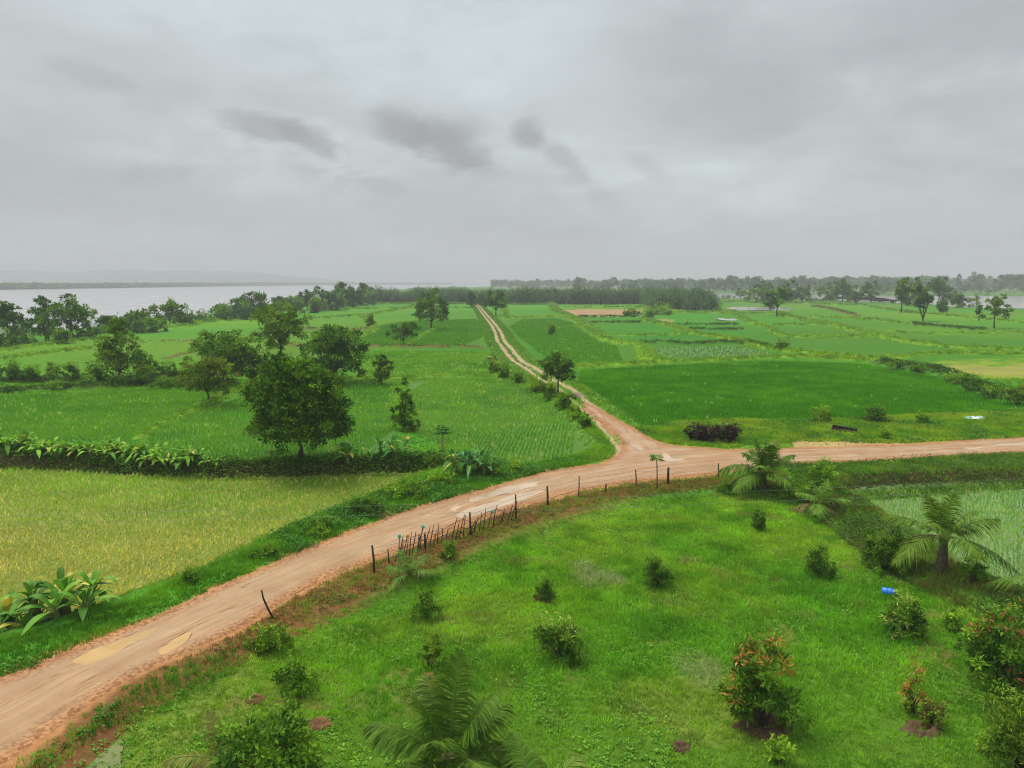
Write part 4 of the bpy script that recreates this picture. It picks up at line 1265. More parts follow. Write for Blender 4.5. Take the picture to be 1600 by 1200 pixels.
def shape_lobes(kind, w, h, rng, base=0.25):
    """w = crown width, h = tree height; returns lobes in metres"""
    L = []
    r = w / 2
    if kind == 'open':
        L.append((0, 0, h * (base + .45 * (1 - base)), r * .55, r * .55, h * .2))
    if kind == 'round':
        zc = h * (base + (1 - base) * 0.5); rz = h * (1 - base) * 0.5
        L.append((0, 0, zc, r * .72, r * .72, rz * .8))
        for i in range(7):
            a = i * 2.4 + rng.uniform(-.3, .3); q = rng.uniform(-0.55, 0.6)
            L.append((math.cos(a) * r * .55, math.sin(a) * r * .55, zc + q * rz * .75, r * rng.uniform(.38, .5), r * .45, rz * rng.uniform(.36, .5)))
        L.append((rng.uniform(-.15, .15) * r, 0, h - rz * .32, r * .45, r * .45, rz * .34))
        for i in range(5):      # skirts of the crown
            a = i * 1.257 + rng.uniform(-.3, .3)
            L.append((math.cos(a) * r * .52, math.sin(a) * r * .52, zc - rz * rng.uniform(.5, .72), r * .44, r * .42, rz * .34))
    elif kind == 'wide':
        zc = h * (base + (1 - base) * 0.45); rz = h * (1 - base) * 0.5
        for i in range(9):
            a = i * 2.4; q = math.sqrt((i + .5) / 9) * 0.68
            L.append((math.cos(a) * r * q, math.sin(a) * r * q, zc + (1 - q) * rz * .55 + rng.uniform(-.2, .2) * rz, r * rng.uniform(.36, .5), r * .42, rz * rng.uniform(.5, .65)))
        for i in range(6):
            a = i * 1.05 + .4
            L.append((math.cos(a) * r * .6, math.sin(a) * r * .6, zc - rz * rng.uniform(.3, .6), r * .36, r * .36, rz * .42))
    elif kind == 'open':
        for i in range(11):
            a = i * 2.4 + rng.uniform(-.4, .4); t = (i + .7) / 11
            q = math.sin(math.pi * (0.15 + 0.8 * t) ** 0.9) * .66
            L.append((math.cos(a) * r * q, math.sin(a) * r * q, h * (base + (1 - base) * t * .93), r * rng.uniform(.34, .5), r * .42, h * rng.uniform(.09, .14)))
    elif kind == 'cone':
        for i in range(12):
            t = (i + .5) / 12
            a = i * 2.4; q = (1 - t) ** 0.8 * (0.55 if i % 2 else 0.4) + .05
            L.append((math.cos(a) * r * q, math.sin(a) * r * q, h * (base + (1 - base) * t * .95), r * (0.56 * (1 - t) + .24), r * (0.5 * (1 - t) + .22), h * .10))
    elif kind == 'double':
        for (cx, cz, q, s) in ((0, .42, .85, .26), (-.25, .55, .6, .2), (.35, .62, .62, .22), (0.15, .80, .55, .18), (-.45, .36, .5, .16), (.5, .38, .5, .17)):
            L.append((cx * r, rng.uniform(-.3, .3) * r, cz * h, q * r, q * r, s * h))
    return L


def make_tree(px, py, hpx, wpx, kind, green, label, cat='tree', name='tree', group=None, seed=1, base=0.25, leaf=None, n=None, z=None, c2=None, c2f=0.0, lean=(0, 0), trunk=None, dens=1.0, core=.25, mat='leaf', clump=.16, fork=None):
    rng = np.random.default_rng(seed)
    x, y, _ = at(px, py, 0.0 if z is None else z)
    zz = gz(x, y)
    k = mpp(px, py, zz)
    h, w = hpx * k, wpx * k
    leaf = leaf or max(0.13, k * 4.6)
    t = thing(name, (x, y, zz), label, cat, group)
    lobes = shape_lobes(kind, w, h, rng, base)
    lobes = [(l[0] + lean[0] * l[2], l[1] + lean[1] * l[2], *l[2:]) for l in lobes]
    n = n or int(np.clip(dens * 2.1 * math.pi * w * (h * (1 - base)) / (leaf * leaf * 0.42), 900, 26000))
    mb = MB(); crown_mesh(mb, lobes, n, leaf, rng, *GREENS[green], c2, c2f, core=core, clump=clump)
    mb.build('crown', M[mat], t)
    mb = MB(); limbs(mb, h, lobes[:9], trunk or max(0.07, h * 0.022), rng, fork=fork or max(base + 0.05, .2), lean=lean)
    mb.build('trunk', M['bark'], t, True)
    return t


def build_trees():
    T = make_tree
    T(468, 717, 160, 158, 'round', 'dark', 'biggest dark green mango tree, standing on the edge of the bank', name='mango_tree', seed=3, base=.10, leaf=.28, n=19000, clump=.17)
    T(522, 598, 88, 98, 'round', 'dark', 'dark dense round tree right behind the biggest mango tree', name='mango_tree', seed=5, base=.08, dens=1.3)
    T(440, 572, 102, 84, 'round', 'olive', 'tall olive green tree with bare lower trunk left of the dark dense one', seed=7, base=.28)
    T(350, 606, 88, 100, 'round', 'mid', 'bright green domed tree in the cluster between conical and tall olive trees', seed=9, base=.12)
    T(392, 604, 66, 66, 'round', 'dark', 'low dark tree filling the right side of the cluster left of the biggest mango', seed=10, base=.08)
    T(325, 632, 74, 88, 'wide', 'olive', 'brownish flowering tree leaning over the paddy in front of the cluster', name='flowering_tree', seed=11, base=.12, c2=(0.26, 0.20, 0.05), c2f=.3, dens=1.0)
    T(188, 600, 98, 84, 'cone', 'olive', 'loose conical olive tree alone on the dark bund', seed=13, base=.14, dens=.9)
    T(674, 514, 62, 52, 'double', 'mid', 'tall two-humped tree alone amid the far green paddy', seed=15, base=.1)
    T(630, 539, 36, 46, 'wide', 'mid', 'small spreading tree on the brown earth bund', seed=17, base=.15)
    T(596, 600, 44, 34, 'round', 'dark', 'small slim dark tree beside the right edge of the dark dense tree', seed=18, base=.12)
    T(775, 493, 36, 34, 'open', 'dark', 'small dark tree standing right of the far end of the track', seed=19, base=.2, dens=1.8)
    T(738, 481, 22, 18, 'round', 'dark', 'tiny dark tree left of the far end of the track', seed=20, base=.1)
    T(749, 477, 18, 14, 'round', 'mid', 'tiny green tree at the very end of the track', seed=21, base=.1)
    T(872, 618, 64, 58, 'round', 'dark', 'dark umbrella-shaped tree with bare trunk beside the track', seed=23, base=.30, dens=1.3)
    T(632, 672, 82, 38, 'cone', 'dark', 'narrow creeper-covered tree between middle and centre paddies', seed=25, base=.04, dens=.9)
    T(1214, 494, 44, 40, 'round', 'dark', 'lone rounded tree among the far right paddies', seed=27, base=.25)
    T(1408, 488, 48, 32, 'open', 'olive', 'slim pale tree just left of the fork-trunked tree', seed=29, base=.3, dens=1.6)
    T(1442, 502, 54, 36, 'round', 'dark', 'dark tree with a forked V-shaped trunk on far right bund', seed=31, base=.4, dens=1.1, lean=(-.05, 0), fork=.05)
    T(1467, 476, 40, 44, 'open', 'blue', 'pale feathery tree behind the fork-trunked tree', seed=33, base=.3, dens=1.4)
    T(1494, 480, 20, 22, 'round', 'dark', 'small dark round tree by the flood water', seed=34, base=.15)
    T(1553, 513, 48, 44, 'open', 'olive', 'crooked thinly leaved tree at the far right paddies', seed=35, base=.38, dens=1.0)
    T(1316, 473, 34, 30, 'open', 'mid', 'slender pale green tree beside the reddish far bank', seed=37, base=.3, dens=1.6)
    T(1337, 474, 17, 18, 'round', 'dark', 'small dark bushy tree right of the reddish far bank', seed=38, base=.15)
    T(1472, 489, 16, 12, 'round', 'mid', 'tiny sapling tree between fork-trunked and crooked trees', seed=39, base=.2)
    T(1529, 502, 24, 5, 'cone', 'dark', 'thin leafy stump left of the crooked tree', seed=40, base=.5, n=200)
    # river bank, left
    T(14, 538, 63, 42, 'open', 'blue', 'leftmost feathery tree against the river', seed=41, base=.35, dens=1.6)
    T(72, 535, 44, 50, 'round', 'mid', 'dark green rounded tree in front of the tall river bank tree', seed=43, base=.15)
    T(113, 530, 66, 70, 'round', 'mid', 'tallest broad tree on the left river bank', seed=45, base=.14)
    T(70, 522, 53, 34, 'open', 'blue', 'thin feathery tree peeking out behind the tallest river bank tree', seed=47, base=.35, dens=1.3)
    T(35, 532, 36, 40, 'round', 'blue', 'low dark tree between leftmost feathery and rounded river bank trees', seed=49, base=.08)
    T(265, 508, 34, 62, 'wide', 'mid', 'low broad tree on the bank above the river', seed=51, base=.08, dens=1.3)
    T(165, 512, 18, 26, 'round', 'blue', 'small dark tree right of the tallest river bank tree', seed=52, base=.05)
    T(215, 517, 30, 42, 'wide', 'mid', 'low bushy tree left of the low broad river bank tree', seed=53, base=.05, dens=1.4)
    T(240, 518, 22, 40, 'wide', 'light', 'light green bushy tree in front of the low broad one', seed=54, base=.05, dens=1.4)
    T(190, 517, 20, 34, 'wide', 'mid', 'lowest bushy tree at the foot of the left river bank', seed=55, base=.05, dens=1.4)
    T(345, 498, 24, 36, 'wide', 'blue', 'low tree at the left end of the middle river bank cluster', seed=56, base=.05, dens=1.4)
    T(370, 497, 30, 34, 'round', 'blue', 'dark round tree in the middle river bank cluster', seed=57, base=.08, dens=1.3)
    T(404, 496, 42, 46, 'round', 'blue', 'tallest tree of the middle river bank cluster', seed=58, base=.1, dens=1.2)
    T(440, 490, 26, 30, 'open', 'mid', 'pale thin tree between the two river bank clusters', seed=59, base=.2, dens=1.5)
    T(480, 485, 30, 34, 'round', 'blue', 'left tree of the right river bank cluster', seed=60, base=.08, dens=1.3)
    T(505, 485, 34, 34, 'round', 'blue', 'middle dark tree of the right river bank cluster', seed=61, base=.08, dens=1.3)
    T(536, 482, 36, 42, 'open', 'blue', 'tallest tree of the right river bank cluster with flat top', seed=62, base=.2, dens=2.0)
    T(492, 489, 16, 12, 'cone', 'dark', 'small dark conical tree before the right river bank cluster', seed=63, base=.05)
    T(458, 486, 22, 26, 'round', 'mid', 'low green tree left of the right river bank cluster', seed=64, base=.05)
    T(556, 478, 26, 26, 'round', 'blue', 'low tree where river bank cluster meets the palm grove', seed=65, base=.05)
    T(572, 474, 30, 24, 'open', 'blue', 'pale tree at the left end of the palm grove', seed=66, base=.1, dens=2)


build_trees()


def make_bush(name, label, px, py, hpx, wpx, green, seed, cat='bush', z=None, leaf=None, n=None, c2=None, c2f=0.0, group=None, mat='leaf', asp=.42, stems=True, dens=1.0, up=1.0, scale_k=1.0, clump=.2):
    rng = np.random.default_rng(seed)
    x, y, _ = at(px, py, 0.0 if z is None else z)
    zz = gz(x, y)
    k = mpp(px, py, zz)
    h, w = hpx * k * 1.02, wpx * k
    leaf = leaf or max(0.09, k * 4.2)
    t = thing(name, (x, y, zz), label, cat, group)
    r = w / 2
    lobes = []
    m = 7
    for i in range(m):
        a = i * 2.4 + rng.uniform(-.4, .4); q = math.sqrt((i + .3) / m) * .66
        top = h * (1 - 0.55 * q * q) * rng.uniform(.82, 1.0)
        lobes.append((math.cos(a) * r * q, math.sin(a) * r * q, top * .52, r * rng.uniform(.36, .5), r * .42, top * .5))
    for i in range(5):
        a = i * 1.257 + rng.uniform(-.3, .3)
        lobes.append((math.cos(a) * r * .5, math.sin(a) * r * .5, h * .24, r * .42, r * .4, h * .24))
    n = n or int(np.clip(dens * 1.9 * math.pi * w * h / (leaf * leaf * asp), 250, 14000))
    mb = MB(); crown_mesh(mb, lobes, n, leaf, rng, *GREENS[green], c2, c2f, clump=clump, asp=asp, core=.35)
    # a few leafy shoots poke out of the outline
    for i in range(9):
        lb = lobes[rng.integers(m)]
        e = np.array(lb[:3]) + np.array([rng.normal(0, .5) * lb[3], rng.normal(0, .5) * lb[4], lb[5] * 1.08])
        q = 14
        P = e + rng.normal(0, 1, (q, 3)) * leaf * np.array([.5, .5, .8])
        D = nrm(rng.normal(0, 1, (q, 3)) + np.array([0, 0, .5]))
        leaf_cards(mb, P, D, nrm(rng.normal(0, .5, (q, 3)) + np.array([0, 0, 1])), leaf * rng.uniform(.8, 1.3, q), leaf * asp, lerp3(*GREENS[green], rng.uniform(.6, 1.2, q)) if not (c2 is not None and rng.random() < c2f) else np.tile(c2, (q, 1)) * rng.uniform(.8, 1.2, (q, 1)))
    mb.build('foliage', M[mat], t)
    if stems:
        mb = MB()
        for lb in lobes[:6]:
            mb.tube([(rng.uniform(-.05, .05), rng.uniform(-.05, .05), -.08), (lb[0] * .4, lb[1] * .4, lb[2] * .5), (lb[0], lb[1], lb[2])], [max(.014, h * .022), max(.01, h * .016), .006], (0.09, 0.065, 0.045), 5)
        mb.build('stem', M['bark'], t, True)
    return t


def build_bushes():
    B = make_bush
    Zl = -0.3
    # long hedge of bushes on the dark bund, left
    spec = [(-20, 592, 26, 44), (18, 596, 26, 42), (52, 597, 20, 40), (85, 595, 26, 34), (115, 596, 22, 38), (150, 597, 20, 34), (225, 592, 28, 44), (262, 590, 18, 32), (292, 588, 18, 36), (140, 606, 14, 32), (92, 609, 10, 40), (222, 602, 14, 26), (255, 606, 14, 34), (285, 604, 16, 36), (178, 604, 10, 40)]
    words = ['leftmost bush of the hedge row behind the conical tree', 'round bush second in the hedge row behind the conical tree', 'low spreading bush third in the hedge row from the left edge', 'taller bush in the middle left of the hedge row',
             'mid green bush a little left of the conical tree', 'low bush directly left of the conical tree trunk', 'dark bush directly right of the conical tree', 'low green bush right of the dark one beside conical tree', 'last bush of the hedge row before the tree cluster',
             'small bush in front of the conical tree on its left', 'flat brown-green bush on the front dark bund', 'small bush in front of the conical tree on its right', 'leafy low bush between conical tree and flowering tree', 'leafy bush touching the flowering tree', 'flat bush right under the conical tree']
    for i, ((x, y, h, w), lb) in enumerate(zip(spec, words)):
        B('bush', lb, x, y, h, w, ['mid', 'dark', 'mid', 'light', 'mid'][i % 5], 100 + i)
    # track side
    spec = [(772, 583, 22, 26, 'olive', 'brownish bush at the left verge of the track where bananas stand'), (790, 590, 18, 26, 'mid', 'green bush below the brownish one at the track verge'), (812, 598, 18, 28, 'mid', 'low green bush halfway between brownish bush and umbrella tree'),
            (836, 612, 20, 34, 'olive', 'brown-green bush just left of the umbrella tree foot'), (858, 626, 26, 34, 'olive', 'brownish bush directly under the umbrella tree'), (882, 642, 24, 34, 'mid', 'green bush right below the umbrella tree'),
            (900, 658, 20, 30, 'light', 'light green bush at the verge of the inner bend'), (917, 671, 20, 28, 'mid', 'green bush nearest to the inner bend of the track')]
    for i, (x, y, h, w, g, lb) in enumerate(spec):
        B('bush', lb, x, y, h, w, g, 140 + i)
    for i, (x, y, h, w, g, lb) in enumerate([
            (1010, 498, 12, 30, 'mid', 'low bush at the corner of the bare brown field'), (985, 495, 7, 24, 'dark', 'flat dark bush on the near edge of the bare brown field'), (1035, 492, 12, 34, 'light', 'light green bush below the near end of the palm grove'), (1222, 549, 12, 24, 'mid', 'small bush on the bund above the wide dark paddy'),
            (1590, 632, 34, 46, 'olive', 'brown-tipped bush at the right edge beside the dark paddy'), (1405, 577, 10, 40, 'dark', 'flat dark bush at the far corner of the wide dark paddy'), (1440, 582, 12, 34, 'dark', 'dark bush on the bund right of the far corner of dark paddy'),
            (1490, 600, 16, 36, 'light', 'light green bush bulging into the right side of the dark paddy'), (1520, 610, 20, 40, 'mid', 'mid green bush on the right side of the dark paddy'), (1548, 622, 18, 34, 'mid', 'low green bush nearest to the brown-tipped bush'),
            (1368, 660, 24, 44, 'dark', 'dark round clump of grass-like bush beside the right road'), (1442, 664, 18, 26, 'mid', 'smaller round clump right of the dark round one by right road'), (1386, 688, 16, 22, 'light', 'small tufted bush at the upper edge of the right road'),
            (1280, 660, 24, 34, 'light', 'pale feathery tuft at the edge of the dark paddy'), (707, 471, 8, 14, 'dark', 'tiny shrub far left of the palm grove edge'), (578, 510, 14, 10, 'dark', 'tiny dark shrub on the winding far bund'), (862, 522, 12, 8, 'mid', 'tiny lone shrub beside the far track')]):
        B('bush', lb, x, y, h, w, g, 160 + i)
    B('bush', 'dark leafy bush right of the biggest mango on the bank', 690, 720, 40, 60, 'mid', 180)
    for i, (x, y, h, w, g, lb) in enumerate([(575, 805, 26, 60, 'dark', 'dark spreading bush at the edge of yellow paddy and road'), (640, 775, 24, 70, 'light', 'light green bush mass on the road verge below the banana clump'), (500, 835, 24, 60, 'mid', 'mid green bush on the road verge left of dark spreading bush'),
                                            (415, 870, 20, 44, 'mid', 'small green bush on the verge near the left paddy corner'), (690, 757, 18, 50, 'light', 'light bush right beneath the papaya sapling'), (765, 742, 22, 50, 'mid', 'green bush at the right foot of the banana clump by the road'),
                                            (292, 912, 18, 40, 'mid', 'small bush on the verge between road and yellow paddy corner'), (805, 740, 16, 30, 'light', 'small light bush right of the banana clump')]):
        B('bush', lb, x, y, h, w, g, 190 + i)
    # saplings on the plot
    M2 = dict(z=Zl, cat='sapling', mat='gloss', asp=.3)
    flower = (0.62, 0.30, 0.08)
    lime = (0.42, 0.50, 0.10)
    B('mango_sapling', 'young mango with lime green shoots in mid lawn', 876, 1028, 72, 78, 'mid', 201, c2=lime, c2f=.22, leaf=.17, dens=1.1, **M2)
    B('mango_sapling', 'tall young mango with orange shoots, biggest on the open lawn', 1190, 1132, 148, 118, 'mid', 202, c2=flower, c2f=.15, leaf=.19, dens=1.1, **M2)
    B('mango_sapling', 'lime tipped young mango behind the blue drum', 1413, 992, 68, 70, 'mid', 203, c2=lime, c2f=.4, leaf=.18, dens=1.0, **M2)
    B('mango_sapling', 'large young mango with red shoots at the right edge', 1572, 1082, 150, 140, 'mid', 204, c2=(0.42, 0.14, 0.06), c2f=.12, leaf=.2, dens=1.1, **M2)
    B('mango_sapling', 'dark dull young tree cut off by the lower right corner', 1592, 1200, 130, 120, 'olive', 205, leaf=.13, dens=1.1, **M2)
    B('mango_sapling', 'sparse young mango with orange tips left of dark corner tree', 1425, 1112, 72, 44, 'olive', 206, c2=flower, c2f=.35, leaf=.16, dens=.55, **M2)
    B('lemon_sapling', 'dark green tiered sapling in upper mid lawn', 1025, 916, 48, 48, 'dark', 207, leaf=.10, dens=1.2, **M2)
    B('lemon_sapling', 'very small dark sapling standing on a ring of red earth', 850, 938, 34, 40, 'dark', 208, leaf=.09, dens=.9, **M2)
    B('lemon_sapling', 'rounded dark sapling nearest below the small young palm', 665, 965, 44, 50, 'mid', 209, leaf=.11, dens=1.0, **M2)
    B('lemon_sapling', 'dark tiered sapling left of the big coconut palm by flooded paddy', 1280, 900, 50, 50, 'dark', 210, leaf=.11, dens=1.0, **M2)
    B('lemon_sapling', 'slim dark sapling in the upper right of the lawn', 1186, 828, 34, 24, 'dark', 211, leaf=.10, **M2)
    B('lemon_sapling', 'thin yellow green sapling above the foreground palm', 672, 1040, 52, 46, 'olive', 212, leaf=.11, dens=.6, **M2)
    B('bush', 'dark bush crouching under the left fronds of the big coconut palm', 1385, 890, 66, 80, 'dark', 213, z=Zl, leaf=.13, dens=1.1)
    B('bush', 'small round bush on the dry bank below the stake fence', 704, 880, 26, 34, 'mid', 214, z=Zl, leaf=.10)
    B('bush', 'green mounded bush beside the lower bend of road and dry bank', 425, 1015, 34, 76, 'light', 215, z=Zl, leaf=.12)
    B('bush', 'loose leafy bush above the foreground dense bush', 460, 1075, 50, 80, 'mid', 216, z=Zl, leaf=.12, dens=.8)
    B('bush', 'dense glossy foreground bush beside the foreground palm', 415, 1262, 172, 170, 'mid', 217, z=Zl, leaf=.16, mat='gloss', dens=1.3)
    B('bush', 'green feathery bush between small and medium coconut palms', 1280, 765, 50, 50, 'light', 218, leaf=.13)
    B('bush', 'light creeping bush on the bank right of tall roadside palm', 1245, 775, 30, 56, 'light', 219, leaf=.12)
    B('bush', 'thin dark shrub at the right foot of the big coconut palm', 1520, 925, 50, 44, 'mid', 220, z=Zl, leaf=.11, dens=.7)
    B('bush', 'low leafy shrub cut by the bottom edge right of the tall young mango', 1215, 1190, 34, 44, 'light', 221, z=Zl, leaf=.15, mat='gloss')
    B('bush', 'small green bush behind right end of the wire fence', 1132, 765, 18, 24, 'mid', 222, leaf=.12)
    B('bush', 'brown twiggy bush beside the sparse young mango', 1455, 1130, 36, 50, 'olive', 223, z=Zl, leaf=.09, dens=.8, c2=(0.2, 0.12, 0.05), c2f=.6)
    B('bush', 'pale weedy bush between blue drum and right edge mango', 1490, 985, 40, 50, 'light', 224, z=Zl, leaf=.12, dens=.6)
    # dark purple hedge by the junction
    for i, (x, y, h, w, lb) in enumerate([(1085, 688, 22, 44, 'left clump of the purple-leaved hedge by the junction'), (1112, 690, 22, 44, 'middle clump of the purple-leaved hedge by the junction'), (1140, 690, 26, 44, 'right clump of the purple-leaved hedge, next to the tall palm')]):
        GREENS['purple'] = ((0.030, 0.018, 0.022), (0.075, 0.040, 0.040))
        B('purple_shrub', lb, x, y, h, w, 'purple', 230 + i, leaf=.24, mat='gloss', cat='shrub', group='purple-leaved hedge')


build_bushes()


# ------------------------------------------------------------------ earth rings under saplings
# river bank shrubs
def build_bank_shrubs():
    rng = np.random.default_rng(620)
    lab = 'low shrub in the belt of growth between paddies and river'
    for i, (x, y, h, w) in enumerate([(0, 541, 22, 44), (40, 541, 20, 46), (92, 537, 20, 44), (140, 529, 22, 40), (178, 521, 20, 40), (222, 520, 20, 44), (290, 508, 18, 40), (322, 503, 14, 34), (352, 500, 20, 36), (385, 499, 24, 40), (424, 495, 20, 36), (462, 489, 20, 34), (497, 487, 20, 34), (524, 485, 22, 34), (552, 480, 22, 32), (575, 477, 20, 28)]):
        make_bush('bank_shrub', lab, x, y, h * rng.uniform(.85, 1.15), w, ['mid', 'blue', 'dark', 'blue'][i % 4], 640 + i, cat='shrub', group='shrubs along the river bank')


build_bank_shrubs()


def build_earth():
    spec = [(850, 934, 'red earth ring dug around the smallest dark sapling', .55), (1195, 1132, 'brown earth mound under the tall young mango', .75), (500, 1130, 'red soil heap between foreground bush and palm', .4), (670, 1058, 'reddish bare soil under thin yellow green sapling', .3),
            (1065, 1165, 'small dark molehill-like soil heap in the lower lawn', .3), (1440, 1140, 'brown soil heap under the sparse young mango', .5), (400, 1092, 'reddish soil heap above the foreground bush', .3)]
    for i, (px, py, lb, r) in enumerate(spec):
        x, y, _ = at(px, py, -.3); z = gz(x, y)
        rng = np.random.default_rng(300 + i)
        nr, na = 9, 30
        V = [(0, 0, .02)]
        for a in range(nr):
            q = (a + 1) / nr
            for b in range(na):
                t = 2 * math.pi * b / na
                rr = r * q * (0.45 + 1.1 * float(fbm(np.array([math.cos(t) * 2 + i]), np.array([math.sin(t) * 2.]), 1, 3)[0]))
                zz = 0.11 * math.exp(-((q - .55) / .25) ** 2) + rng.uniform(-.02, .02) - 0.06 * (q > .95)
                V.append((rr * math.cos(t), rr * math.sin(t), zz))
        F = [(0, 1 + b, 1 + (b + 1) % na, 1 + (b + 1) % na) for b in range(na)]
        F += [(1 + a * na + b, 1 + (a + 1) * na + b, 1 + (a + 1) * na + (b + 1) % na, 1 + a * na + (b + 1) % na) for a in range(nr - 1) for b in range(na)]
        mb = MB(); mb.add(V, F, (0.17, 0.085, 0.042) if 'red' in lb else (0.10, 0.062, 0.035))
        o = mb.build('soil_mound', M['earth'], smooth=True); o.location = (x, y, z)
        tag(o, lb, 'soil mound')
        # dead twigs and litter on it
build_earth()


# ------------------------------------------------------------------ palms and bananas
def frond_mesh(L, az, el, droop, nl, rng, c0, c1, lw=0.036, ll=0.25, dead=0.0, twist=0.0, nseg=2):
    mb = MB()
    D = np.array([math.cos(az) * math.cos(el), math.sin(az) * math.cos(el), math.sin(el)])
    t = np.linspace(0, 1, 12)
    def pos(t):
        t = np.asarray(t)
        p = D[None] * (L * t)[:, None]
        p[:, 2] -= droop * L * t ** 2.1
        return p
    Pm = pos(t)
    mb.tube([tuple(p) for p in Pm], list(0.024 * (1 - 0.85 * t) * (L / 3) + .004), (0.20, 0.24, 0.06) if not dead else (0.2, 0.13, 0.06), 5)
    tt = np.linspace(0.16, 0.99, nl) ** 0.95
    tt = np.repeat(tt, 2)
    P = pos(tt); T = nrm(pos(tt + .01) - pos(tt - .01))
    side0 = np.array([-math.sin(az), math.cos(az), 0])
    sgn = np.tile([1, -1], nl)[:, None]
    n = len(tt)
    upn = nrm(np.cross(T, side0))
    upn = np.where(upn[:, 2:3] < 0, -upn, upn)
    tw = twist
    S = side0 * math.cos(tw) + upn * math.sin(tw)
    Dl = nrm(S * sgn * 0.85 + T * (0.45 + 0.7 * tt[:, None] ** 2) + upn * 0.32 * (1 - tt[:, None]) + rng.normal(0, .09, (n, 3)) + np.array([0, 0, -0.15 - .4 * dead]))
    ln = ll * L * (0.35 + 0.95 * np.sin(math.pi * np.clip(tt, 0.05, 1) ** 0.8) ** 0.8) * rng.uniform(.85, 1.1, n)
    ln *= np.where(tt > .9, .75, 1)
    C = lerp3(c0, c1, rng.random(n) * 0.7 + 0.3 * tt)
    strips(mb, P, Dl, ln, lw * (0.75 + .5 * rng.random(n)), 0.45 + rng.uniform(-.1, .3, n) + .4 * dead, C, nseg, up=upn * 1.0)
    return mb


def make_palm(name, label, loc, trunk_h, L, nf, seed, greens=((0.07, 0.18, 0.018), (0.22, 0.38, 0.04)), nl=46, tr=0.13, lw=0.042, elr=(80, -5), dead=1, lean=(0.0, 0.0), az0=0.0, cat='coconut palm', fronds=None, group=None):
    rng = np.random.default_rng(seed)
    t = thing(name, loc, label, cat, group)
    top = Vector((lean[0], lean[1], trunk_h))
    mb = MB()
    zs = np.linspace(-.15, 1, 9)
    mb.tube([(top.x * max(q, 0) ** 1.5, top.y * max(q, 0) ** 1.5, trunk_h * q if q > 0 else q) for q in zs], [tr * (1.5 - .7 * max(q, 0) + .08 * (i % 2)) for i, q in enumerate(zs)], (0.14, 0.11, 0.075), 9)
    mb.tube([tuple(top - Vector((0, 0, .1))), tuple(top + Vector((0, 0, .28)))], [tr * 1.25, tr * .3], (0.16, 0.16, 0.05), 8)
    mb.build('trunk', M['bark'], t, True)
    specs = fronds or [(az0 + i * 2.399 + rng.uniform(-.2, .2), math.radians(elr[0] + (elr[1] - elr[0]) * (i / (nf - 1)) ** 0.85), 0.16 + 0.42 * (i / nf) + rng.uniform(-.05, .08), rng.uniform(.85, 1.08)) for i in range(nf)]
    for i, (a, e, dr, ls) in enumerate(specs):
        dd = 1.0 if i >= len(specs) - dead else 0.0
        c0, c1 = greens
        if dd: c0, c1 = (0.20, 0.15, 0.06), (0.34, 0.25, 0.09)
        elif i % 5 == 3: c0, c1 = tuple(v * 1.25 for v in c0), (0.22, 0.28, 0.04)
        mb = frond_mesh(L * ls, a, e, dr, nl, rng, c0, c1, lw, dead=dd * .7, twist=rng.uniform(-.35, .35))
        f = mb.build('frond', M['dry'] if dd else M['frond'], t)
        f.location = top
        if dd: f['label'] = 'dry yellowing frond hanging at the side'
    return t


def build_palms():
    g = lambda px, py, z=0: (lambda p: (p[0], p[1], gz(p[0], p[1])))(at(px, py, z))
    make_palm('coconut_palm', 'tall roadside coconut palm beside the purple hedge', g(1192, 764), 1.0, 2.75, 15, 401, nl=44, tr=.17, elr=(88, 2), lw=.075, dead=1, greens=((0.05, 0.14, 0.012), (0.16, 0.28, 0.025)))
    make_palm('coconut_palm', 'small stunted coconut palm with brown skirt left of flooded paddy', g(1283, 800, -.2), 0.45, 2.0, 12, 402, nl=34, tr=.14, elr=(82, -8), lw=.05, dead=4)
    make_palm('coconut_palm', 'big coconut palm in front of the flooded paddy', g(1470, 905, -.3), 1.5, 2.7, 12, 403, nl=52, tr=.17, elr=(82, 2), lw=.045, dead=1, greens=((0.05, 0.13, 0.010), (0.19, 0.30, 0.025)), az0=.6)
    make_palm('coconut_palm', 'coconut palm cut off by the right edge beside flooded paddy', g(1665, 960, -.3), 1.0, 2.5, 14, 404, nl=40, tr=.16, elr=(75, -15), lw=.045, dead=2)
    make_palm('coconut_palm', 'very small young palm on the dry bank below the fence', g(640, 905, -.1), 0.15, 1.35, 9, 405, nl=26, tr=.07, elr=(78, 10), lw=.04, dead=0, greens=((0.08, 0.2, 0.03), (0.24, 0.38, 0.06)))
    x, y, _ = at(700, 1150, 2.2)
    make_palm('coconut_palm', 'large foreground coconut palm at the bottom edge', (x, y, gz(x, y)), 2.0, 2.5, 19, 406, nl=80, tr=.2, elr=(80, -18), lw=.042, dead=1, greens=((0.04, 0.12, 0.010), (0.16, 0.27, 0.025)), az0=1.2)
    x, y, _ = at(352, 1165, 0.8)
    make_palm('coconut_palm', 'young palm with yellow brown fronds half hidden by foreground bush', (x, y, gz(x, y)), 0.7, 1.7, 10, 407, nl=40, tr=.12, elr=(70, 0), lw=.032, dead=4, greens=((0.12, 0.15, 0.03), (0.30, 0.30, 0.06)))
    x, y, _ = at(845, 1235, 1.6)
    make_palm('coconut_palm', 'lower foreground palm showing only one arching frond', (x, y, gz(x, y)), 1.5, 1.9, 9, 408, nl=60, tr=.13, elr=(70, 5), lw=.032, dead=1)


build_palms()


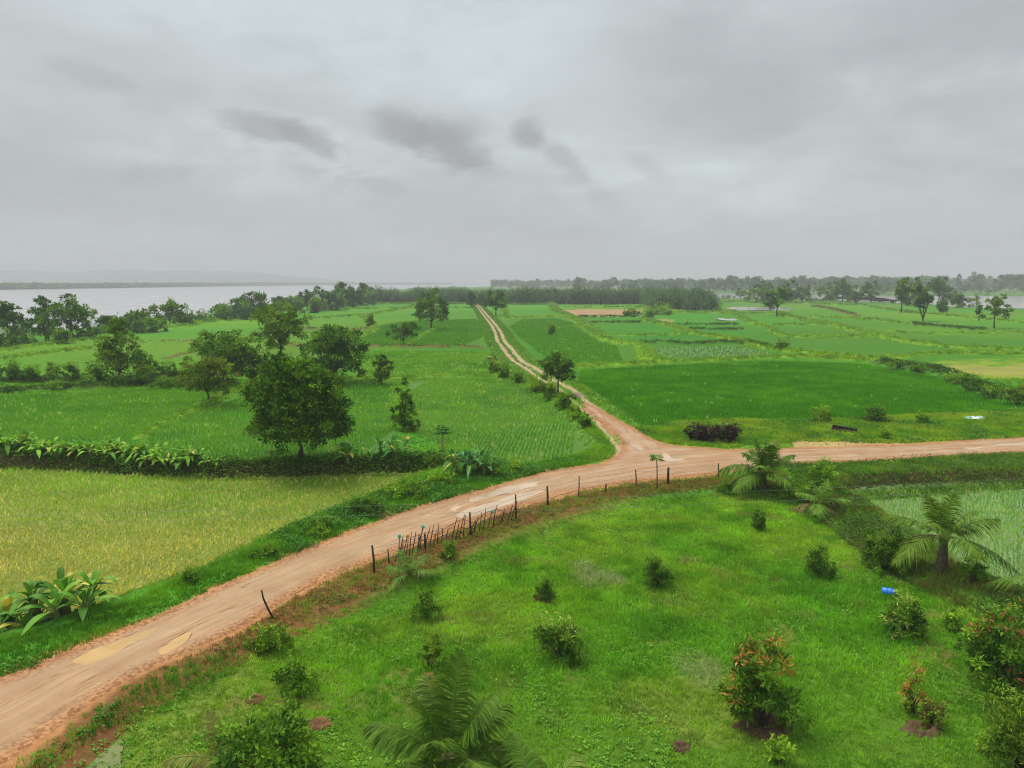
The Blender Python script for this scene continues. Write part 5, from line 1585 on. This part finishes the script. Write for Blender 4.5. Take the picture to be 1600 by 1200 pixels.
def make_banana(name, label, loc, h, nleaf, L, W, seed, c0=(0.05, 0.17, 0.02), c1=(0.13, 0.32, 0.035), stems=1, rad=0.3, cat='banana plant', group=None, el=(75, 15)):
    rng = np.random.default_rng(seed)
    t = thing(name, loc, label, cat, group)
    for s in range(stems):
        a = s * 2.4
        bx, by = (rad * math.sqrt(s / max(stems, 1)) * math.cos(a), rad * math.sqrt(s / max(stems, 1)) * math.sin(a))
        hh = h * rng.uniform(.7, 1.05)
        mb = MB()
        mb.tube([(bx, by, -.1), (bx * 1.05, by * 1.05, hh * .5), (bx * 1.15, by * 1.15, hh)], [.11 * L, .08 * L, .045 * L], (0.14, 0.17, 0.05), 8)
        mb.build('stem', M['bark'], t, True)
        for i in range(nleaf):
            az = i * 2.4 + rng.uniform(-.3, .3) + s
            e = math.radians(el[0] + (el[1] - el[0]) * i / max(nleaf - 1, 1) + rng.uniform(-8, 8))
            D = np.array([[math.cos(az) * math.cos(e), math.sin(az) * math.cos(e), math.sin(e)]])
            Lf = L * rng.uniform(.75, 1.1)
            mb = MB()
            C = lerp3(c0, c1, rng.random(1))
            if rng.random() < .12: C = np.array([[0.42, 0.40, 0.06]])
            B = np.array([[bx * 1.15, by * 1.15, hh * rng.uniform(.8, 1.0)]])
            mb.tube([tuple(B[0]), tuple(B[0] + D[0] * Lf * .18 - np.array([0, 0, .004]))], [.03 * L, .02 * L], (0.2, 0.28, 0.06), 5)
            strips(mb, B + D * Lf * .14, D, Lf * .88, W * rng.uniform(.8, 1.1), rng.uniform(.35, .75), C, 10, fold=rng.uniform(.15, .5), prof=.75, tip=1.1)
            # torn edges: side lappets
            mb.build('leaf', M['gloss'], t, False)
    return t


def build_bananas():
    g = lambda px, py, z=0: (lambda p: (p[0], p[1], gz(p[0], p[1])))(at(px, py, z))
    make_banana('banana_clump', 'large dark banana clump at the lower left edge', g(105, 968, -.4), 0.75, 10, 1.75, .33, 501, stems=6, rad=1.2, c0=(0.04, 0.13, 0.012), c1=(0.17, 0.38, 0.03))
    make_banana('banana_clump', 'banana plants running out of the left edge above the road', g(15, 975, -.4), 0.75, 10, 1.8, .33, 502, stems=6, rad=1.2, c0=(0.04, 0.13, 0.012), c1=(0.15, 0.34, 0.03))
    make_banana('banana_clump', 'banana clump with one tall upright leaf beside the road bend', g(735, 742), .9, 10, 1.6, .28, 503, stems=6, rad=1.1, c0=(0.03, 0.13, 0.025), c1=(0.10, 0.26, 0.05))
    make_banana('banana_clump', 'banana clump on the bank at the foot of the creeper-covered tree', g(620, 712), .6, 9, 1.4, .27, 504, stems=5, rad=1.1, c0=(0.04, 0.16, 0.025), c1=(0.12, 0.30, 0.04))
    make_banana('banana_clump', 'lower banana clump just right of the biggest mango trunk', g(545, 717), .5, 7, 1.4, .34, 505, stems=3, rad=.9, c0=(0.05, 0.18, 0.02), c1=(0.15, 0.34, 0.04))
    make_banana('banana_clump', 'small banana clump at the left verge of the far track', g(772, 572), 1.3, 6, 1.9, .45, 506, stems=3, rad=.8, c0=(0.03, 0.11, 0.02), c1=(0.08, 0.2, 0.035))
    make_banana('banana_plant', 'short banana plant just left of the biggest mango trunk', g(425, 717), .35, 7, .9, .26, 507, c0=(0.05, 0.18, 0.02), c1=(0.15, 0.34, 0.04))
    # leafy row on top of the bank
    xs = np.linspace(-12, 330, 24)
    protos = []
    rng = np.random.default_rng(5)
    lab = 'broad leaved ginger-like plant in the row on the bank above the lower paddy'
    for i in range(4):
        protos.append(make_banana('broadleaf_plant', lab, (0, 0, 0), .35, 9, .78, .24, 520 + i, stems=3, rad=.55, c0=(0.06, 0.20, 0.014), c1=(0.24, 0.46, 0.03), cat='leafy plant', group='broad leaved plants on the bank', el=(80, 0)))
    for i, x in enumerate(xs):
        yy = float(np.interp(x, [-20, 60, 150, 250, 330], [703, 705, 710, 718, 720]))
        yy += rng.uniform(-4, 3)
        p = at(x, yy, 0)
        o = protos[i] if i < 4 else copy_tree(protos[i % 4])
        o.location = (p[0], p[1], gz(p[0], p[1]) + .0)
        s = rng.uniform(1.05, 1.5) * (1.0 if x < 290 else .7)
        o.scale = (s, s, s * rng.uniform(.9, 1.15))
        o.rotation_euler.z = rng.uniform(0, 6.28)


build_bananas()


def build_bank_weeds():
    rng = np.random.default_rng(77)
    # hanging weeds on the brown bank, denser to the left and right of the mango
    pts = smooth_line(ats([(-60, 703), (60, 705), (160, 711), (260, 719), (330, 722), (430, 721), (520, 719), (600, 716), (680, 714)]), 5)
    P, L = strip_scatter(pts, 1.3, 6000, rng)
    x, y, _ = px_of(np.concatenate([P, np.zeros((len(P), 1))], 1))
    keep = rng.random(len(P)) < np.interp(x, [0, 250, 340, 520, 620, 700], [.9, .9, .3, .25, .6, .9])
    P = P[keep]
    leafy(P, rng, 'bank_weeds', 'dark leafy weeds hanging over the brown earth bank', .32, 8, (0.05, 0.15, 0.012), (0.18, 0.36, 0.03), .17)
    foot = smooth_line(FIELDS['near'][0][1:10], 4)
    P, L = strip_scatter(foot, .5, 1500, rng)
    P = P + np.array([0, .25])
    leafy(P, rng, 'bank_weeds', 'low weeds at the foot of the earth bank along the lower paddy', .14, 7, (0.06, 0.16, 0.012), (0.18, 0.34, 0.03), .10)
    # roots and dead stalks
    P, L = strip_scatter(pts, .9, 900, rng)
    mb = MB(); B = with_z(P, .1); n = len(P)
    D = np.stack([rng.normal(0, .5, n), -np.abs(rng.normal(.4, .3, n)), rng.normal(-.2, .5, n)], 1)
    strips(mb, B, D, rng.uniform(.3, .7, n), .03, .3, np.tile((0.20, 0.13, 0.07), (n, 1)) * rng.uniform(.5, 1.2, (n, 1)), 2)
    tag(mb.build('dead_stalks', M['dry']), 'brown dead stalks and roots on the earth bank below the mango', 'dead stalks', kind='stuff')


build_bank_weeds()


def build_papaya():
    for (px, py, hp, lb, seed, r) in ((693, 728, 56, 'thin papaya sapling with bare pole-like trunk beside banana clump', 601, .62), (1027, 764, 48, 'slim sapling with a small round head beside the wire fence', 602, .38)):
        rng = np.random.default_rng(seed)
        x, y, _ = at(px, py); zz = gz(x, y); h = hp * mpp(px, py)
        t = thing('papaya_tree', (x, y, zz), lb, 'sapling')
        mb = MB(); mb.tube([(0, 0, -.1), (-.03, 0, h * .5), (-.08, 0, h)], [.055, .04, .03], (0.26, 0.19, 0.10), 7); mb.build('trunk', M['bark'], t, True)
        mb = MB()
        n = 15
        az = rng.uniform(0, 6.28, n); el = rng.uniform(-.4, 1.0, n)
        D = np.stack([np.cos(az) * np.cos(el), np.sin(az) * np.cos(el), np.sin(el)], 1)
        E = np.array([-.08, 0, h]) + D * r * rng.uniform(.5, 1, (n, 1))
        for q in range(n):
            mb.tube([(-.08, 0, h), tuple(E[q])], [.014, .008], (0.2, 0.3, 0.06), 4)
            m = 9
            a = np.linspace(0, 6.28, m, endpoint=False)
            leaf_cards(mb, np.tile(E[q], (m, 1)), np.stack([np.cos(a), np.sin(a), rng.uniform(-.5, .1, m)], 1), np.tile([0, 0, 1.], (m, 1)), r * .5, r * .22, lerp3((0.05, 0.17, 0.02), (0.12, 0.3, 0.04), rng.random(m)))
        mb.build('crown', M['leaf'], t)


build_papaya()


# ------------------------------------------------------------------ palm grove and the far wood
def build_grove():
    rng = np.random.default_rng(700)
    protos = []
    lab = 'dark oil palm in the dense grove beyond the paddies'
    for i in range(4):
        t = thing('oil_palm', (0, 0, 0), lab, 'palm tree', 'oil palms of the distant grove')
        mb = MB(); mb.tube([(0, 0, -.3), (0, 0, 2), (0.1, 0, 4.2)], [.45, .38, .34], (0.10, 0.085, 0.06), 7); mb.build('trunk', M['bark'], t, True)
        mb = MB()
        nf = 40
        for k in range(nf):
            az = k * 2.4 + rng.uniform(-.2, .2); el = math.radians(84 - 125 * (k / nf) ** .8)
            dr = .25 + .5 * k / nf
            L = rng.uniform(4.8, 6.0)
            D = np.array([math.cos(az) * math.cos(el), math.sin(az) * math.cos(el), math.sin(el)])
            tt = np.repeat(np.linspace(.15, 1, 11), 2)
            P = D * (L * tt)[:, None] + np.array([.1, 0, 4.1]); P[:, 2] -= dr * L * tt ** 2
            side = np.array([-math.sin(az), math.cos(az), 0]) * np.tile([1, -1], 11)[:, None]
            Dl = nrm(side * .8 + D * .5 + np.array([0, 0, -.5]) + rng.normal(0, .15, (22, 3)))
            C = lerp3((0.020, 0.075, 0.015), (0.14, 0.27, 0.055), rng.random(22) ** 1.5)
            strips(mb, P, Dl, L * .28 * rng.uniform(.7, 1.1, 22), .26, .3, C, 1)
            mb.tube([(.1, 0, 4.1), tuple(P[10]), tuple(P[-1])], [.06, .04, .015], (0.10, 0.13, 0.05), 3, cap=False)
        mb.build('crown', M['frond'], t)
        protos.append(t)
    spots = []
    # grove outline in metres: long belt plus the nearer block at its right end
    belt = ats([(562, 474), (700, 475), (870, 476), (1020, 475), (1060, 466), (900, 460), (700, 460), (600, 462)])
    block = ats([(1028, 486), (1115, 486), (1112, 476), (1060, 472), (1010, 474), (1020, 480)])
    for poly, st in ((belt, 7.6), (block, 7.0)):
        lo, hi = poly.min(0), poly.max(0)
        for r, yy in enumerate(np.arange(lo[1], hi[1], st)):
            for xx in np.arange(lo[0] + (r % 2) * st / 2, hi[0], st):
                x, y = xx + rng.normal(0, .7), yy + rng.normal(0, .7)
                if poly_sdf(np.array([x]), np.array([y]), poly, 5)[0] < 0: spots.append((x, y))
    spots.sort(key=lambda s: s[1])
    spots = [s for s in spots if in_view(np.array([[s[0], s[1], 5]]), 20)[0]][:285]
    print('oil palms', len(spots))
    for i, (x, y) in enumerate(spots):
        o = protos[i] if i < 4 else copy_tree(protos[i % 4])
        s = rng.uniform(.78, 1.2)
        o.location = (x, y, 0); o.scale = (s, s, s * rng.uniform(.93, 1.1)); o.rotation_euler.z = rng.uniform(0, 6.28)


def far_proto(kind, green, seed, w, h, base, n=520, leaf=1.15, name='wood_tree'):
    rng = np.random.default_rng(seed)
    t = thing(name, (0, 0, 0), 'x', 'tree')
    lobes = shape_lobes(kind, w, h, rng, base)
    mb = MB(); crown_mesh(mb, lobes, n, leaf, rng, *GREENS[green], clump=.2, asp=.6); mb.build('crown', M['leaf'], t)
    mb = MB(); limbs(mb, h, lobes[:5], h * .025, rng, fork=max(base, .2), k=6, twigs=False); mb.build('trunk', M['bark'], t, True)
    return t


def build_wood():
    rng = np.random.default_rng(800)
    kinds = [('round', 'blue', 'dark round crowned tree in the hazy wood beyond the floods'), ('open', 'olive', 'loose open crowned tree in the hazy wood beyond the floods'), ('wide', 'mid', 'wide flat crowned tree in the hazy wood beyond the floods'), ('round', 'mid', 'green round crowned tree in the hazy wood beyond the floods'),
             ('cone', 'blue', 'narrow pointed tree in the hazy wood beyond the floods'), ('wide', 'olive', 'low spreading olive tree in the hazy wood beyond the floods')]
    protos = [far_proto(k, g, 810 + i, [9, 8, 12, 10, 6, 11][i], [11, 12, 9, 10, 13, 8][i], [.12, .3, .12, .1, .1, .1][i], 620, 1.0) for i, (k, g, _) in enumerate(kinds)]
    for p, (_, _, lb) in zip(protos, kinds): tag(p, lb, 'tree', 'trees of the hazy far wood: ' + lb.split(' in the')[0])
    spots = []
    # nearest belts first: behind and beside the flood water, then the wood proper
    def px_spots(n, x0, x1, y0, y1, bias=1.0):
        for _ in range(n):
            px = rng.uniform(x0, x1); py = y0 + (y1 - y0) * rng.random() ** bias
            p = at(px, py)
            spots.append((p[0], p[1]))
    px_spots(52, 1130, 1660, 454.5, 459.5)
    px_spots(26, 1420, 1660, 473, 476.5)
    px_spots(20, 1150, 1440, 469.5, 473)
    px_spots(20, 1490, 1680, 477, 481)
    px_spots(70, 900, 1680, 450, 456)
    px_spots(100, 850, 1680, 447, 450.5)
    wk = [0, 0, 0, 0, 0, 0]
    fl = FLOODW
    used = [False] * 6
    for i, (x, y) in enumerate(spots):
        if min(poly_sdf(np.array([x]), np.array([y]), f, 20)[0] for f in fl) < 1.0: continue
        k = int(rng.integers(6))
        o = protos[k] if not used[k] else copy_tree(protos[k])
        used[k] = True
        d = math.hypot(x, y)
        s = rng.uniform(.55, 1.0) if d < 480 else rng.uniform(.8, 1.35)
        o.location = (x, y, -.1); o.scale = (s * rng.uniform(.9, 1.2), s, s * rng.uniform(.85, 1.1)); o.rotation_euler.z = rng.uniform(0, 6.28)
    # everything farther reads as one mass
    mb = MB()
    n = 900
    for i in range(n):
        px = rng.uniform(770, 1750); d = rng.uniform(950, 2600)
        if px < 900: d = rng.uniform(1500, 2600)
        x = (px - 800) / FPX * d; y = d
        h = rng.uniform(11, 19) * np.interp(px, [780, 1100, 1600], [.85, 1.0, 1.25]); w = rng.uniform(9, 16)
        lobes = shape_lobes('wide' if i % 3 else 'round', w, h, rng, .05)[:5]
        lobes = [(l[0] + x, l[1] + y, l[2], l[3] * 1.3, l[4] * 1.3, l[5] * 1.1) for l in lobes]
        crown_mesh(mb, lobes, 110, 3.0, rng, *GREENS['blue'], clump=.3, asp=.7, core=.1)
    tag(mb.build('far_wood', M['leaf']), 'pale hazy wood on the right horizon', 'wood', kind='stuff')
    # the far river bank
    mb = MB()
    bank = smooth_line(ats([(-900, 461), (-600, 457), (0, 450.8), (250, 447.6), (400, 445.7), (560, 444.6), (700, 444.1)], 0), 6)
    P, L = strip_scatter(bank, 40, 650, rng)
    for x, y in P:
        h, w = rng.uniform(3.5, 7.5), rng.uniform(14, 26)
        lobes = [(x + rng.uniform(-.5, .5) * w, y + 18, h * .45, w * .4, w * .4, h * .5) for _ in range(2)]
        crown_mesh(mb, lobes, 80, 4.0, rng, *GREENS['blue'], clump=.3, asp=.8, core=.1)
    tag(mb.build('far_bank_wood', M['leaf']), 'faint line of trees along the opposite river bank', 'wood', kind='stuff')
    # bushes in the flooded country and at the foot of the wood
    protos = []
    lab = 'low bush among the flooded fields at the foot of the hazy wood'
    for i in range(3):
        t = thing('field_bush', (0, 0, 0), lab, 'bush', 'low bushes among the flooded fields')
        mb = MB(); r2 = np.random.default_rng(860 + i)
        crown_mesh(mb, [(0, 0, 1.2, 2.2, 2, 1.2), (1.6, 0, .9, 1.5, 1.5, .9), (-1.4, .4, 1.0, 1.6, 1.5, 1.0)], 330, .6, r2, *GREENS[['mid', 'blue', 'light'][i]], clump=.25, asp=.6)
        mb.build('foliage', M['leaf'], t)
        protos.append(t)
    i = 0
    for _ in range(150):
        px, py = rng.uniform(1125, 1640), rng.uniform(455, 484)
        if py > 472 and px < 1400: continue
        p = at(px, py)
        if min(poly_sdf(np.array([p[0]]), np.array([p[1]]), f, 20)[0] for f in fl) < .5: continue
        o = protos[i] if i < 3 else copy_tree(protos[i % 3])
        s = rng.uniform(.5, 1.2); o.location = (p[0], p[1], -.1); o.scale = (s * 1.2, s, s); o.rotation_euler.z = rng.uniform(0, 6.28)
        i += 1


build_grove()
build_wood()


# ------------------------------------------------------------------ fence, poles, drum, trough, sack, cables
def build_fence():
    rng = np.random.default_rng(900)
    posts = [(585, 896, 43, .05), (608, 880, 22, .03), (654, 858, 22, .035), (665, 861, 26, .05), (736, 835, 34, .05), (806, 812, 38, .045), (856, 790, 29, .06), (904, 775, 31, .035), (946, 769, 13, .05), (994, 760, 25, .04), (1044, 756, 25, .08), (1123, 747, 22, .04)]
    x0, y0, _ = at(585, 896)
    root = thing('stake_fence', (x0, y0, gz(x0, y0)), 'rustic fence of posts, thin leaning stakes and wire beside the muddy road', 'fence')
    base = Vector(root.location)
    tops = []
    for (px, py, hp, r) in posts:
        p = at(px, py); z = gz(p[0], p[1]); h = hp * mpp(px, py) * 1.05
        b = Vector((p[0], p[1], z)) - base
        t = b + Vector((rng.uniform(-.06, .06), rng.uniform(-.05, .05), h))
        mb = MB()
        mb.tube([tuple(b - Vector((0, 0, .2))), tuple(b.lerp(t, .5) + Vector((rng.uniform(-.02, .02), 0, 0))), tuple(t)], [r, r * .95, r * .8], (0.055, 0.040, 0.030), 8)
        mb.build('post', M['wood'], root, True)
        tops.append((b, t))
    # thin stakes
    n = 32
    line = smooth_line(ats([(618, 876), (640, 867), (680, 852), (720, 840), (760, 826), (803, 812)]), 6)
    seg = np.linspace(0, len(line) - 1.01, n)
    stake_tops = []
    for i, s in enumerate(seg):
        j = int(s); p = line[j] + (line[j + 1] - line[j]) * (s - j)
        z = gz(p[0], p[1]); h = rng.uniform(.6, 1.15)
        b = Vector((p[0] + rng.uniform(-.06, .06), p[1] + rng.uniform(-.08, .08), z)) - base
        t = b + Vector((rng.uniform(.05, .42), rng.uniform(-.1, .1), h))
        mb = MB(); mb.tube([tuple(b - Vector((0, 0, .1))), tuple(b.lerp(t, .55) + Vector((rng.uniform(-.03, .03), 0, 0))), tuple(t)], [.027, .023, .016], (0.09, 0.052, 0.032), 6)
        mb.build('stake', M['wood'], root, True)
        stake_tops.append((b, t))
    for f, r in ((.45, .016), (.8, .014)):
        mb = MB(); mb.tube([tuple(b.lerp(t, f) + Vector((0, -.03, rng.uniform(-.03, .03)))) for b, t in stake_tops[::2]], r, (0.13, 0.075, 0.045), 5)
        mb.build('rail', M['wood'], root, True)
    for f in (.35, .62, .88):
        mb = MB()
        sel = [q for i, q in enumerate(tops) if i not in (1, 2, 8)]
        for (b0, t0), (b1, t1) in zip(sel[:-1], sel[1:]):
            a, c = b0.lerp(t0, f), b1.lerp(t1, f)
            m = (a + c) / 2 - Vector((0, 0, .03))
            mb.tube([tuple(a), tuple(m), tuple(c)], .006, (0.10, 0.08, 0.07), 4)
        mb.build('wire', M['wire'], root)
    # plastic caps stuck on stakes: separate things
    caps = [(634, 848, 'teal plastic bag tied on the first stakes of the fence'), (677, 831, 'teal plastic bag tied on a stake in mid fence'), (769, 797, 'faint teal plastic bag on the last stakes of the fence'), (647, 846, 'small orange rag on a fence stake beside the first teal bag')]
    for i, (px, py, lb) in enumerate(caps):
        k = int(np.interp(px, [618, 803], [0, n - 1]))
        t = stake_tops[k][1] + base
        V, F = [], []
        m = 10
        for a in range(6):
            q = a / 5
            for b in range(m):
                an = 2 * math.pi * b / m
                r = (.042 + .03 * math.sin(q * 3.0)) * (1 + .35 * math.sin(b * 2.3 + a)) * (.35 if a in (0,) else 1)
                V.append((r * math.cos(an), r * math.sin(an), -.12 + q * .17))
        for a in range(5):
            for b in range(m): F.append((a * m + b, a * m + (b + 1) % m, (a + 1) * m + (b + 1) % m, (a + 1) * m + b))
        V.append((0, 0, .07)); F += [(len(V) - 1, 5 * m + b, 5 * m + (b + 1) % m, 5 * m + (b + 1) % m) for b in range(m)]
        mb = MB(); mb.add(V, F, (0.10, 0.48, 0.40) if i < 3 else (0.7, 0.33, 0.05))
        o = mb.build('plastic_bag' if i < 3 else 'rag', M['sheet'], smooth=True); o.location = t
        tag(o, lb, 'plastic bag' if i < 3 else 'rag')
    # leaning single post
    p = at(427, 967); z = gz(p[0], p[1]); k = mpp(427, 967)
    mb = MB(); mb.tube([(0, 0, -.2), (0, 0, 0), (-9 * k, 0, 20 * k), (-15 * k, .05, 33 * k), (-17 * k, .05, 46 * k)], [.045, .045, .04, .034, .028], (0.05, 0.035, 0.028), 8)
    o = mb.build('fence_post', M['wood'], smooth=True); o.location = (p[0], p[1], z)
    tag(o, 'single crooked dark post leaning towards the road, apart from the fence', 'post')
    for (px, py, hp, r, lb) in ((1009, 536, 16, .07, 'thin dark pole standing on the far bund'), (1330, 476, 22, .10, 'slender pole beside the slender pale green far tree')):
        p = at(px, py); z = gz(p[0], p[1]); h = hp * mpp(px, py)
        mb = MB(); mb.tube([(0, 0, -.3), (0.02, 0, h * .5), (0, 0, h)], [r, r * .9, r * .8], (0.06, 0.05, 0.045), 8)
        mb.tube([(-.25, 0, h * .93), (.25, 0, h * .93)], .03, (0.06, 0.05, 0.045), 5)
        o = mb.build('pole', M['wood'], smooth=True); o.location = (p[0], p[1], z); tag(o, lb, 'pole')


def build_drum():
    p = at(1387, 931, -.35); z = gz(p[0], p[1]); r, L = .15, .44
    root = thing('drum', (p[0], p[1], z + r + .02), 'small bright blue plastic drum lying on its side in the grass', 'drum', rz=math.radians(-22))
    prof = [(-.5, .0), (-.5, .78), (-.48, .92), (-.42, 1.0), (-.2, 1.0), (-.18, 1.05), (-.14, 1.05), (-.12, 1.0), (.12, 1.0), (.14, 1.05), (.18, 1.05), (.2, 1.0), (.42, 1.0), (.48, .92), (.5, .78), (.5, .0)]
    m = 28
    V = [(x * L, q * r * math.cos(2 * math.pi * j / m), q * r * math.sin(2 * math.pi * j / m)) for x, q in prof for j in range(m)]
    F = [(a * m + j, a * m + (j + 1) % m, (a + 1) * m + (j + 1) % m, (a + 1) * m + j) for a in range(len(prof) - 1) for j in range(m)]
    mb = MB(); mb.add(V, F, (0.015, 0.20, 0.80)); mb.build('body', M['plastic'], root, True)
    mb = MB(); mb.tube([(L * .5, 0, .06), (L * .5 + .04, 0, .06)], .035, (0.02, 0.14, 0.6), 12); mb.build('cap', M['plastic'], root, True)
    mb = MB()
    for j in range(5): mb.add([(L * (-.05 + .03 * j), -.6 * r + .02 * j, r * .82), (L * (.0 + .03 * j), -.55 * r + .02 * j, r * .86), (L * (.0 + .03 * j), -.45 * r + .02 * j, r * .92), (L * (-.05 + .03 * j), -.5 * r + .02 * j, r * .90)], [(0, 1, 2, 3)], (0.5, 0.65, 0.8))
    mb.build('scuff', M['sheet'], root)


def build_trough():
    a = at(1303, 668); b = at(1336, 684)
    x, y = (a[0] + b[0]) / 2, (a[1] + b[1]) / 2
    L = 1.9
    root = thing('steel_trough', (x, y, gz(x, y) + .05), 'dark rusty steel trough lying tilted in the grass above the right road', 'trough', rz=math.radians(-28))
    root.rotation_euler.x = math.radians(24); root.rotation_euler.y = math.radians(6)
    w, h, t = .5, .34, .03
    def box(mb, x0, x1, y0, y1, z0, z1, c):
        V = [(x0, y0, z0), (x1, y0, z0), (x1, y1, z0), (x0, y1, z0), (x0, y0, z1), (x1, y0, z1), (x1, y1, z1), (x0, y1, z1)]
        mb.add(V, [(3, 2, 1, 0), (4, 5, 6, 7), (0, 1, 5, 4), (1, 2, 6, 5), (2, 3, 7, 6), (3, 0, 4, 7)], c)
    c = (0.075, 0.05, 0.048)
    mb = MB(); box(mb, -L / 2, L / 2, -w / 2, w / 2, 0, t, c); mb.build('floor', M['rust'], root)
    for s in (-1, 1):
        mb = MB(); y0 = s * w / 2; box(mb, -L / 2, L / 2, min(y0, y0 - s * t), max(y0, y0 - s * t), t, h, c); mb.build('side_panel', M['rust'], root)
        mb = MB(); x0 = s * L / 2; box(mb, min(x0, x0 - s * t), max(x0, x0 - s * t), -w / 2 + t, w / 2 - t, t, h * .9, c); mb.build('end_panel', M['rust'], root)
    for q in (-.3, .1, .45):
        mb = MB(); box(mb, q * L, q * L + .04, -w / 2 - .03, -w / 2 - .001, .02, h + .02, c); mb.build('rib', M['rust'], root)


def build_sack():
    rng = np.random.default_rng(930)
    p = at(1521, 656); z = gz(p[0], p[1])
    root = thing('plastic_sack', (p[0], p[1], z + .1), 'crumpled white plastic sack with teal edge in the roadside grass', 'sack')
    for nm, ox, sx, sy, c, sd in (('sheet', 0, .62, .35, (0.75, 0.76, 0.72), 1), ('flap', -.45, .3, .25, (0.12, 0.45, 0.36), 2), ('fold', .5, .28, .22, (0.35, 0.60, 0.52), 3)):
        m = 16
        u, v = np.meshgrid(np.linspace(-1, 1, m), np.linspace(-1, 1, m))
        X = u * sx * (1 + .2 * fbm(u * 2, v * 2, 1, 2, sd)) + ox; Y = v * sy * (1 + .3 * fbm(u * 3, v * 2, 1, 2, sd + 2))
        Z = (fbm(u * 3 + 5, v * 3 + 5, 1.2, 3, sd) - .3) * .42 * np.clip(1.3 - u * u - v * v, 0.05, 1)
        I = np.arange(m * m).reshape(m, m)
        F = np.stack([I[:-1, :-1], I[:-1, 1:], I[1:, 1:], I[1:, :-1]], -1).reshape(-1, 4)
        mb = MB(); mb.add(np.stack([X.ravel(), Y.ravel(), Z.ravel() + .03 * sd], 1), F, c)
        mb.build(nm, M['sheet'], root, True)


def build_cables():
    # two slack service wires crossing the view below eye level, from pole to pole outside the frame
    for (pl, pr, zl, zr, sag, lb) in (((-700, 818), (2300, 705), 6.6, 7.4, .35, 'upper of the two thin cables strung across the view'), ((-700, 826), (2300, 722), 6.4, 7.2, .4, 'lower of the two thin cables strung across the view')):
        a, b = Vector(at(*pl, zl)), Vector(at(*pr, zr))
        pts = []
        for i in range(41):
            t = i / 40
            q = a.lerp(b, t); q.z -= sag * 4 * t * (1 - t)
            pts.append(tuple(q))
        mb = MB(); mb.tube(pts, .0025, (0.22, 0.24, 0.22), 5)
        tag(mb.build('service_cable', M['wire']), lb, 'cable')


build_fence()
build_drum()
build_trough()
build_sack()
build_cables()


# ------------------------------------------------------------------ haze
def build_haze():
    m = bpy.data.materials.new('haze'); m.use_nodes = True
    N = NT(m.node_tree); N.n.clear()
    v = N.add('ShaderNodeVolumePrincipled')
    v.inputs['Color'].default_value = (0.92, 0.935, 0.96, 1)
    v.inputs['Density'].default_value = 0.00040
    v.inputs['Anisotropy'].default_value = 0.0
    o = N.add('ShaderNodeOutputMaterial'); N.l.new(v.outputs[0], o.inputs['Volume'])
    R, z0, z1 = 9500.0, -6.0, 125.0
    V = [(-R, -R, z0), (R, -R, z0), (R, R, z0), (-R, R, z0), (-R, -R, z1), (R, -R, z1), (R, R, z1), (-R, R, z1)]
    mb = MB(); mb.add(V, [(3, 2, 1, 0), (4, 5, 6, 7), (0, 1, 5, 4), (1, 2, 6, 5), (2, 3, 7, 6), (3, 0, 4, 7)])
    tag(mb.build('haze', m), 'thin grey haze filling the air over the fields', 'haze', kind='stuff')


build_haze()
